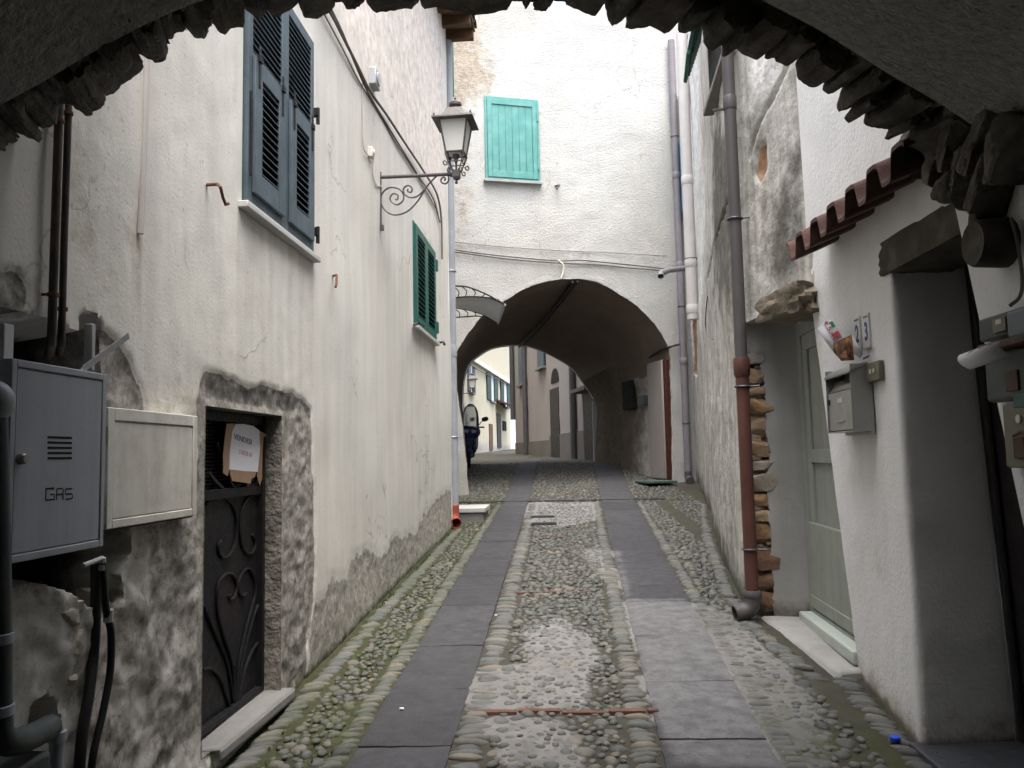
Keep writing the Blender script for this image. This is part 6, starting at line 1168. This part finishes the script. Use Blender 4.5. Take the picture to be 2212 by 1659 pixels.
c = upq([(880, 730), (930, 985)], dd); mb = MB(F); put_text(mb, 'VENDESI', 0.042, c[0][0] - 0.002, dd + 0.0024, c[0][1], F, rot=-0.12, sx=1.5); mb.build('lettering', 'ink', sg)
mb = MB(F); put_text(mb, '3 0028 60', 0.034, c[1][0] - 0.004, dd + 0.0024, c[1][1], F, rot=-0.10, sx=1.3); mb.build('lettering', 'ink_red', sg)
# ------------------------------------------------------------------ door canopy, step and things by the arch
cn = thing('door_canopy', 'curved white canopy on black scrolled brackets sticking out before the arch', 'canopy', (-1.3, 12.8, 3.7))
def arc_pts(pxs, y0): return [onY(x, y, y0) for x, y in pxs]
ya, yb = 12.2, 13.35
topA = smooth(arc_pts([(940, 612), (978, 617), (1010, 620), (1045, 633), (1070, 646), (1090, 657)], ya), 5); lowA = smooth(arc_pts([(940, 643), (978, 643), (1005, 641), (1035, 641), (1062, 645), (1090, 658)], ya), 5)
topB = smooth(arc_pts([(945, 662), (978, 664), (1010, 669), (1040, 678), (1060, 688), (1076, 698)], yb), 5); lowB = smooth(arc_pts([(945, 688), (980, 686), (1010, 684), (1036, 683), (1058, 689), (1076, 699)], yb), 5)
for tp, lw in ((topA, lowA), (topB, lowB)):
    mb = MB(); mb.tube(tp, 0.014, 6); mb.tube(lw, 0.011, 6)
    for i in range(2, len(tp) - 4, 3):
        a, b_ = tp[i], lw[min(i + 2, len(lw) - 1)]; m_ = (a + b_) / 2 + np.array([0.05, 0, 0.0]); mb.tube(smooth([a, m_, b_], 4), 0.008, 5)
    mb.build('bracket', 'black_iron', cn)
mb = MB(); n = len(lowA); tb = resample(topB, n); mb.add(np.vstack([lowA + (0, 0.02, 0.01), tb + (0, -0.02, 0.0)]), [[i, i + 1, n + i + 1, n + i] for i in range(n - 1)]); mb.build('sheet', 'polycarbonate', cn, solid=0.01)
mb = MB(); mb.tube([lowA[-1], tb[-1]], 0.022, 8); mb.build('edge_bar', 'grey_metal', cn)
p = ground(1046, 1125); zs = gz(p[1]); mb = MB(); mb.box(-1.62, p[0], p[1] - 0.12, p[1] + 0.7, zs - 0.1, zs + 0.13); stp = thing('doorstep', 'low stone doorstep with a white marble top beside the orange elbow', 'step', (-1.3, p[1], zs)); mb.build('base', 'pale_stone', stp, bevel=0.02)
mb = MB(); mb.box(-1.62, p[0] + 0.03, p[1] - 0.15, p[1] + 0.72, zs + 0.132, zs + 0.20); mb.build('slab', 'marble', stp, bevel=0.008)
s, z = RT.sz(1439, 1036, 0.2); mb = MB(RT.fr); mb.box(s - 0.35, s + 0.30, 0.12, 0.75, z - 0.06, z - 0.01); tag(mb.build('door_mat', 'door_mat', bevel=0.01), 'dull green mat at the foot of the dark red passage door', 'mat')
# ------------------------------------------------------------------ scooters
def scooter(x, y, turn, lean, label, paint, silver):
    z = gz(y); t = thing('scooter', label, 'scooter', (x, y, z), 'parked scooters')
    c, s_ = math.cos(rad(turn)), math.sin(rad(turn)); cl, sl = math.cos(rad(lean)), math.sin(rad(lean))
    M = np.array([[c, -s_, 0], [s_, c, 0], [0, 0, 1.0]]) @ np.array([[cl, 0, sl], [0, 1, 0], [-sl, 0, cl]])
    f = lambda A_: np.array([x, y, z]) + np.asarray(A_, float) @ M.T
    RX = np.array([[0, 0, 1.0], [0, 1, 0], [-1, 0, 0]])
    for yy in (0.0, 1.35):
        mb = MB(f); q = np.linspace(0, 2 * math.pi, 25); mb.tube([(0, yy + 0.205 * math.cos(a), 0.255 + 0.205 * math.sin(a)) for a in q], 0.055, 8, cap=False); w_ = mb.build('wheel', 'black_rubber', t)
        mb = MB(f); mb.lathe([(0.15, -0.03), (0.06, -0.04), (0.06, 0.04), (0.15, 0.03)], (0, yy, 0.255), 16, M=RX); mb.build('rim', 'scooter_silver', w_)
    mb = MB(f); q = np.linspace(rad(20), rad(165), 12)
    mb.tube([(0, -0.27 * math.cos(a) * -1 - 0.0, 0.255 + 0.27 * math.sin(a)) for a in q], [0.03] + [0.075] * 10 + [0.03], 10); mb.build('front_mudguard', paint, t)
    mb = MB(f); mb.tube([(0.08, 0, 0.26), (0.07, 0.10, 0.62)], 0.022, 8); mb.tube([(-0.08, 0, 0.26), (-0.07, 0.10, 0.62)], 0.022, 8); mb.build('fork', 'scooter_silver', t)
    mb = MB(f); mb.rock((0, 0.12, 0.66), [[1, 0, 0], [0, 1, 0.25], [0, -0.25, 1]], (0.21, 0.13, 0.30), 0.65, 0.05, 8, 5); mb.rock((0, 0.03, 0.90), [[1, 0, 0], [0, 1, 0.5], [0, -0.4, 1]], (0.24, 0.12, 0.13), 0.7, 0.05, 8, 6); mb.build('front_fairing', paint, t)
    for sx in (-1, 1):
        mb = MB(f); mb.rock((sx * 0.11, -0.075, 0.90), [[1, 0.3 * sx, 0], [-0.3 * sx, 1, 0.4], [0, -0.4, 1]], (0.075, 0.03, 0.05), 0.8, 0.0, 5, 1); mb.build('headlight', 'lens', t)
        mb = MB(f); mb.rock((sx * 0.17, 0.02, 0.62), np.eye(3), (0.05, 0.10, 0.14), 0.7, 0.05, 5, 2); mb.build('side_panel', silver, t)
        mb = MB(f); mb.tube(smooth([(sx * 0.20, 0.10, 1.06), (sx * 0.27, 0.04, 1.16), (sx * 0.33, 0.02, 1.20)], 4), 0.011, 6); mb.rock((sx * 0.36, 0.02, 1.235), [[1, 0, 0.3 * sx], [0, 1, 0], [-0.3 * sx, 0, 1]], (0.075, 0.03, 0.05), 0.8, 0.0, 5, 3); mb.build('mirror', 'black_rubber', t)
        mb = MB(f); mb.tube([(sx * 0.10, 0.14, 1.03), (sx * 0.36, 0.20, 1.04)], 0.02, 8); mb.build('handlebar', 'black_rubber', t)
    mb = MB(f); vs = [];
    for i in range(9):
        zz = 0.98 + 0.62 * i / 8; hw = 0.21 * math.sqrt(max(0.02, 1 - (i / 8.2) ** 3)); yq = -0.02 + 0.22 * (i / 8) ** 1.3
        for j in range(7): u = -1 + j / 3; vs.append((u * hw, yq + 0.10 * u * u, zz))
    mb.add(vs, [[i * 7 + j, i * 7 + j + 1, (i + 1) * 7 + j + 1, (i + 1) * 7 + j] for i in range(8) for j in range(6)]); mb.build('windscreen', 'clear_screen', t, solid=0.006)
    V = np.array(vs).reshape(9, 7, 3); rim = list(V[:, 0]) + list(V[8, 1:6]) + list(V[::-1, 6]); mb = MB(f); mb.tube(rim, 0.009, 5); mb.build('screen_trim', 'black_rubber', t)
    mb = MB(f); mb.rock((0, 0.55, 0.36), np.eye(3), (0.17, 0.32, 0.09), 0.4, 0.05, 5, 4); mb.rock((0, 1.25, 0.60), np.eye(3), (0.20, 0.48, 0.19), 0.6, 0.05, 8, 7); mb.build('body', paint, t)
    mb = MB(f); mb.rock((0, 1.1, 0.82), np.eye(3), (0.16, 0.42, 0.07), 0.6, 0.05, 8, 8); mb.build('seat', 'black_rubber', t)
    mb = MB(f); mb.tube([(0, 0.8, 0.25), (-0.16, 0.85, 0.02)], 0.016, 6); mb.build('stand', 'iron_bar', t)
    return t
scooter(-2.10, 19.9, 8, 4, 'dark blue scooter with a tall windscreen parked against the left side of the passage', 'scooter_paint', 'scooter_silver')
scooter(-2.72, 23.2, 4, 3, 'second black scooter mostly hidden behind the dark blue one', 'black_iron', 'black_iron')
# ------------------------------------------------------------------ mailbox, number and bell by door 23
EW = Wall([(1.675, 4.0), (1.715, 5.25)], -1); F = EW.fr; dF = 0.115
sN = EW.sz(1839, 860, dF)[0]; sFf = EW.sz(1785, 860, dF)[0]; z1 = EW.sz(1812, 793, dF)[1]; z0 = EW.sz(1818, 934, dF)[1]
mbx = thing('mailbox', 'brushed steel mailbox stuffed with a leaflet on the white wall beside number 23', 'mailbox', EW.P((sN + sFf) / 2, 0.05, z0)); a, b_ = min(sN, sFf), max(sN, sFf)
mb = MB(F); mb.box(a, b_, 0.004, 0.02, z0 - 0.015, z1); mb.box(a, a + 0.004, 0.02, dF, z0, z1); mb.box(b_ - 0.004, b_, 0.02, dF, z0, z1); mb.box(a + 0.004, b_ - 0.004, 0.02, dF, z0, z0 + 0.006); mb.build('case', 'steel', mbx, bevel=0.001)
mb = MB(F); mb.box(a + 0.006, b_ - 0.006, dF - 0.016, dF - 0.010, z0 + 0.012, z0 + 0.225); dr = mb.build('door', 'steel', mbx, bevel=0.002)
mb = MB(F); mb.add([(a + 0.006, dF - 0.016, z0 + 0.23), (b_ - 0.006, dF - 0.016, z0 + 0.23), (b_ - 0.006, dF - 0.055, z1 - 0.065), (a + 0.006, dF - 0.055, z1 - 0.065)], [(0, 1, 2, 3)]); mb.build('slot_flap', 'steel', mbx, solid=0.003)
sm = (a + b_) / 2; mb = MB(F); mb.box(sm - 0.04, sm + 0.04, dF - 0.011, dF - 0.007, z0 + 0.165, z0 + 0.19); mb.build('name_plate', 'paper_grey', dr); mb = MB(F); mb.box(sm - 0.055, sm + 0.055, dF - 0.011, dF - 0.004, z0 + 0.055, z0 + 0.068); mb.build('handle', 'steel', dr, bevel=0.002)
mb = MB(F); mb.box(b_ - 0.035, b_ - 0.012, dF - 0.011, dF - 0.003, z0 + 0.16, z0 + 0.19); mb.build('lock', 'black_iron', dr)
mb = MB(F); t = np.linspace(0, math.pi / 2, 7); ar = [(a - 0.004, 0.02 + 0.10 * math.sin(q), z1 - 0.05 + 0.055 * math.cos(q)) for q in t]; br = [(b_ + 0.004, y, z) for _, y, z in ar]; n = 7; mb.add(ar + br, [[i, i + 1, n + i + 1, n + i] for i in range(n - 1)] + [list(range(n)) + []]); mb.build('lid', 'steel', mbx, solid=0.003)
# leaflet: a folded sheet standing out of the slot
lf = thing('leaflet', 'folded shop leaflet with a red price sticking out of the steel mailbox', 'leaflet', EW.P(sm, 0.08, z1))
def lpx(x, y, d): s, z = EW.sz(0.5401 * (3240 + 0.3134 * x), 0.5401 * (1240 + 0.3134 * y), d); return (s, d, z)
mb = MB(F)
qA = [lpx(85, 240, 0.12), lpx(165, 175, 0.12), lpx(300, 410, 0.10), lpx(300, 540, 0.09)]; qB = [lpx(165, 175, 0.12), lpx(290, 112, 0.10), lpx(410, 350, 0.08), lpx(300, 410, 0.10)]
mb.add(qA, [(0, 1, 2, 3)]); mb.add(qB, [(0, 1, 2, 3)]); mb.build('cover', 'paper', lf, solid=0.0012)
qC = [lpx(300, 410, 0.10), lpx(535, 310, 0.08), lpx(560, 640, 0.07), lpx(400, 650, 0.085), lpx(300, 540, 0.095)]; mb = MB(F); mb.add(qC, [(0, 1, 2, 3, 4)]); mb.build('photo_page', 'print_photo', lf, solid=0.0012)
qD = [lpx(535, 310, 0.08), lpx(670, 560, 0.06), lpx(640, 620, 0.05), lpx(560, 560, 0.07)]; mb = MB(F); mb.add(qD, [(0, 1, 2, 3)]); mb.build('back_page', 'paper_grey', lf, solid=0.0012)
o = np.array(qB[0]); ex = np.array(qB[3]) - o; ey = np.array(qB[1]) - o; LX = np.linalg.norm(ex); LY = np.linalg.norm(ey); ex /= LX; ey = ey / LY; nn = np.cross(ey, ex); nn = nn if nn[1] > 0 else -nn
def on_leaf(mb, u0, u1, v0, v1):
    q = [o + ex * u + ey * v + nn * 0.0018 for u, v in ((u0, v0), (u1, v0), (u1, v1), (u0, v1))]; mb.add(q, [(0, 1, 2, 3)])
mb = MB(F); on_leaf(mb, LX * 0.08, LX * 0.36, LY * 0.58, LY * 0.88); mb.build('green_patch', 'print_green', lf)
mb = MB(F); on_leaf(mb, LX * 0.60, LX * 0.86, LY * 0.50, LY * 0.85); mb.build('red_patch', 'print_red', lf)
v, f = text_mesh('€5.40', LY * 0.62, 0.0003, 0.0); mb = MB(F); mb.add(o + ex * (LX * 0.47) + ey * (LY * 0.30) + np.outer(v[:, 0], ex) + np.outer(v[:, 1], ey) + nn * 0.0022, f); mb.build('lettering', 'print_red', lf)
nt_ = thing('number_tiles', 'two white house number tiles reading 23 on the white wall above the mailbox', 'number', EW.P(EW.sz(1862, 765)[0], 0.01, EW.sz(1862, 765)[1]))
for ch, x in (('2', 1851.5), ('3', 1871)):
    s, z = EW.sz(x, 722 if ch == '2' else 716, 0.012); hs = 0.042; mb = MB(F); mb.box(s - hs, s + hs, 0.0, 0.012, z - 0.09, z + 0.095); tl = mb.build('tile', 'tile_white', nt_, bevel=0.003)
    mb = MB(F); put_text(mb, ch, 0.135, s, 0.0126, z - 0.004, F, flip=True, bold=0.003, sx=0.82); mb.build('numeral', 'tile_blue', tl)
    mb = MB(F); xs_ = np.linspace(-0.035, 0.035, 12); 
    mb.tube([(s + q, 0.0127, z + 0.078 + 0.006 * math.sin(q * 260)) for q in xs_], 0.0018, 4); mb.build('ornament', 'ink', tl)
s, z = EW.sz(1871, 772, 0.01); mb = MB(F); xs_ = np.linspace(-0.05, 0.05, 20); mb.tube([(s - q, 0.01, z + 0.007 * math.sin(q * 300) + 0.1 * q * 0.4) for q in xs_], 0.002, 4); mb.build('ornament', 'ink', nt_)
s0, z1 = EW.sz(1905, 777, 0.01); s1, z0 = EW.sz(1880, 827, 0.01); bl = MB(F); bl.box(min(s0, s1), max(s0, s1), 0.0, 0.028, z0, z1); bp = thing('doorbell', 'olive doorbell plate at the wall corner right of the mailbox', 'doorbell', EW.P(s0, 0, z0)); bl.build('plate', 'olive_plastic', bp, bevel=0.006)
for q in (0.35, 0.65):
    mb = MB(F); s = min(s0, s1) + abs(s1 - s0) * q; zz = z0 + (z1 - z0) * 0.52; mb.box(s - 0.009, s + 0.009, 0.028, 0.034, zz - 0.012, zz + 0.012); mb.build('button', 'ivory_paint', bp, bevel=0.002)
# ------------------------------------------------------------------ things on the near right wall
NW = Wall([(1.66, 2.2), (1.662, 3.2)], -1); F = NW.fr
def nbox(mb, x0, y0, x1, y1, d0, d1):
    a, b_ = NW.sz(x0, (y0 + y1) / 2, d1)[0], NW.sz(x1, (y0 + y1) / 2, d1)[0]; xm = (x0 + x1) / 2
    mb.box(min(a, b_), max(a, b_), d0, d1, NW.sz(xm, y1, d1)[1], NW.sz(xm, y0, d1)[1], F)
ic = thing('intercom_box', 'grey hooded intercom box high on the near right wall with a lit label', 'intercom', NW.P(NW.sz(2160, 720)[0], 0, NW.sz(2160, 720)[1])); del ic['label']; ic['label'] = 'grey hooded intercom box on the near right wall above a brown shelf'
mb = MB(F); nbox(mb, 2112, 668, 2260, 722, 0.0, 0.05); mb.build('case', 'dark_plastic', ic, bevel=0.01)
mb = MB(F); nbox(mb, 2172, 655, 2290, 720, 0.0, 0.10); mb.build('hood', 'grey_plastic', ic, bevel=0.012)
mb = MB(F); nbox(mb, 2143, 686, 2172, 718, 0.05, 0.062); mb.build('label_plate', 'olive_plastic', ic, bevel=0.003); mb = MB(F); nbox(mb, 2150, 690, 2162, 700, 0.062, 0.064); mb.build('name_card', 'ivory_paint', ic)
mb = MB(F); nbox(mb, 2108, 724, 2290, 742, 0.0, 0.10); tag(mb.build('wall_shelf', 'brown_wood', bevel=0.005), 'narrow brown wooden shelf under the intercom box', 'shelf')
pb = thing('letter_box', 'dark letter box under the brown shelf with a newspaper lying in it', 'letter box', NW.P(NW.sz(2180, 870)[0], 0, NW.sz(2180, 870)[1]))
mb = MB(F); nbox(mb, 2126, 745, 2280, 862, 0.0, 0.055); mb.build('case', 'dark_plastic', pb, bevel=0.015)
mb = MB(F); nbox(mb, 2170, 800, 2198, 845, 0.055, 0.062); mb.build('panel', 'brown_wood', pb, bevel=0.003)
s, z = NW.sz(2160, 760, 0.09); npz = thing('newspaper', 'rolled white newspaper with coloured print lying across the letter box', 'newspaper', NW.P(s, 0.08, z)); mb = MB(F)
p0 = np.array((lambda q: (q[0], 0.10, q[1]))(NW.sz(2109, 774, 0.10))); p1 = np.array((lambda q: (q[0], 0.12, q[1]))(NW.sz(2205, 742, 0.12))); ax = p1 - p0; t = np.linspace(-0.3, 1.9, 8)
vs = [];
for q in (0.0, 1.0):
    for a in t: vs.append(p0 + ax * q + np.array([0.02 * math.sin(a * 1.2), 0.03 + 0.035 * math.cos(a), -0.045 * (a / 1.9) + 0.006]))
mb.add(vs, [[i, i + 1, 8 + i + 1, 8 + i] for i in range(7)]); mb.build('sheet', 'paper', npz, solid=0.002)
e0, e1 = np.array(vs[0]), np.array(vs[8]); d0_, d1_ = np.array(vs[3]), np.array(vs[11])
for (u0, u1, m_) in ((0.28, 0.48, 'print_green'), (0.52, 0.66, 'print_red'), (0.75, 0.88, 'print_red')):
    mb = MB(F); q = [e0 + (e1 - e0) * u0, e0 + (e1 - e0) * u1, d0_ + (d1_ - d0_) * u1, d0_ + (d1_ - d0_) * u0]; cq = np.mean(q, 0); q = [cq + (np.array(x) - cq) * np.array([1, 0.4, 0.4]) + np.array([0, 0.004, 0.004]) for x in q]; mb.add(q, [(0, 1, 2, 3)]); mb.build('print', m_, npz)
cs = thing('wooden_wall_box', 'tall olive brown wall box with a little gabled niche, lowest on the near right wall', 'box', NW.P(NW.sz(2200, 1010)[0], 0, NW.sz(2200, 1010)[1]))
mb = MB(F); nbox(mb, 2168, 868, 2300, 1012, 0.0, 0.045); mb.build('case', 'olive_plastic', cs, bevel=0.008)
mb = MB(F); nbox(mb, 2188, 945, 2212, 990, 0.045, 0.055); mb.build('panel', 'brown_wood', cs, bevel=0.003)
a = NW.sz(2183, 942, 0.07); b_ = NW.sz(2201, 932, 0.07); c_ = NW.sz(2218, 940, 0.07); mb = MB(F); mb.tube([(a[0], 0.06, a[1]), (b_[0], 0.06, b_[1]), (c_[0], 0.06, c_[1])], 0.006, 6); mb.build('gable', 'brown_wood', cs)
a = NW.sz(2199, 905, 0.05); mb = MB(F); mb.lathe([(0.016, 0.0), (0.015, 0.006), (0.0, 0.008)], (a[0], 0.045, a[1]), 14, M=np.array([[1.0, 0, 0], [0, 0, 1], [0, -1, 0]])); mb.build('disc', 'ivory_paint', cs)
mb = MB(F); nbox(mb, 2186, 846, 2300, 876, 0.0, 0.095); tag(mb.build('green_box', 'green_paint', bevel=0.004), 'small green metal box between the letter box and the tall wall box', 'box')
cable('cable', NW, [(2190, 470, 0.03), (2194, 520, 0.015), (2203, 600, 0.012), (2200, 640, 0.015), (2188, 660, 0.03)], 0.007, 'cable_grey', 'grey cable dropping to the hooded intercom box', 0.02, group=GC)
# ------------------------------------------------------------------ litter and weeds
def at_ground(px, py): p = ground(px, py); return np.array([p[0], p[1], gz(p[1]) + lift(np.array([p[0]]), np.array([p[1]]))[0]])
p = at_ground(1934, 1602); mb = MB(); mb.lathe([(0.022, 0.01), (0.024, 0.012), (0.024, 0.026), (0.02, 0.03), (0.0, 0.031)], p, 16); tag(mb.build('bottle_cap', 'blue_cap'), 'bright blue bottle cap at the foot of the white corner', 'cap')
for px, py, lab in ((1071, 1333, 'tiny scrap of white paper on the left wheel track edge'), (868, 1537, 'white scrap of paper lying on the near left wheel track'), (440, 1640, 'crumpled white scrap beside the cellar doorstep')):
    p = at_ground(px, py); mb = MB(); mb.rock(p + (0, 0, 0.02), np.eye(3), (0.011, 0.007, 0.004), 0.2, 0.5, 3, px); tag(mb.build('paper_scrap', 'paper'), lab, 'litter', 'scraps of litter')
rw = np.random.default_rng(5); mb = MB()
for k in range(420):
    t = rw.random()
    if t < 0.45: y = rw.uniform(4.6, 11); x = XL(y) + rw.uniform(0.02, 0.06)
    elif t < 0.8: y = rw.uniform(3.2, 11); x = rw.uniform(XL(y) + 0.15, L1(y) - 0.1)
    else: y = rw.uniform(5.5, 12); x = rw.uniform(R2(y) + 0.1, XR(y) - 0.12)
    if fb2(np.array([x]), np.array([y]), 1.5, 2, 33)[0] < 0.5: continue
    z = gz(y) - 0.005
    for j in range(5):
        a = rw.uniform(0, 6.28); h = rw.uniform(0.012, 0.045); l = rw.uniform(0.008, 0.025); w_ = 0.004; dx, dy = math.cos(a), math.sin(a)
        mb.add([(x - dy * w_, y + dx * w_, z), (x + dy * w_, y - dx * w_, z), (x + dx * l, y + dy * l, z + h)], [(0, 1, 2)])
tag(mb.build('weeds', 'weed_green', ang=None, recalc=False), 'tiny green weeds between the cobbles', kind='stuff')
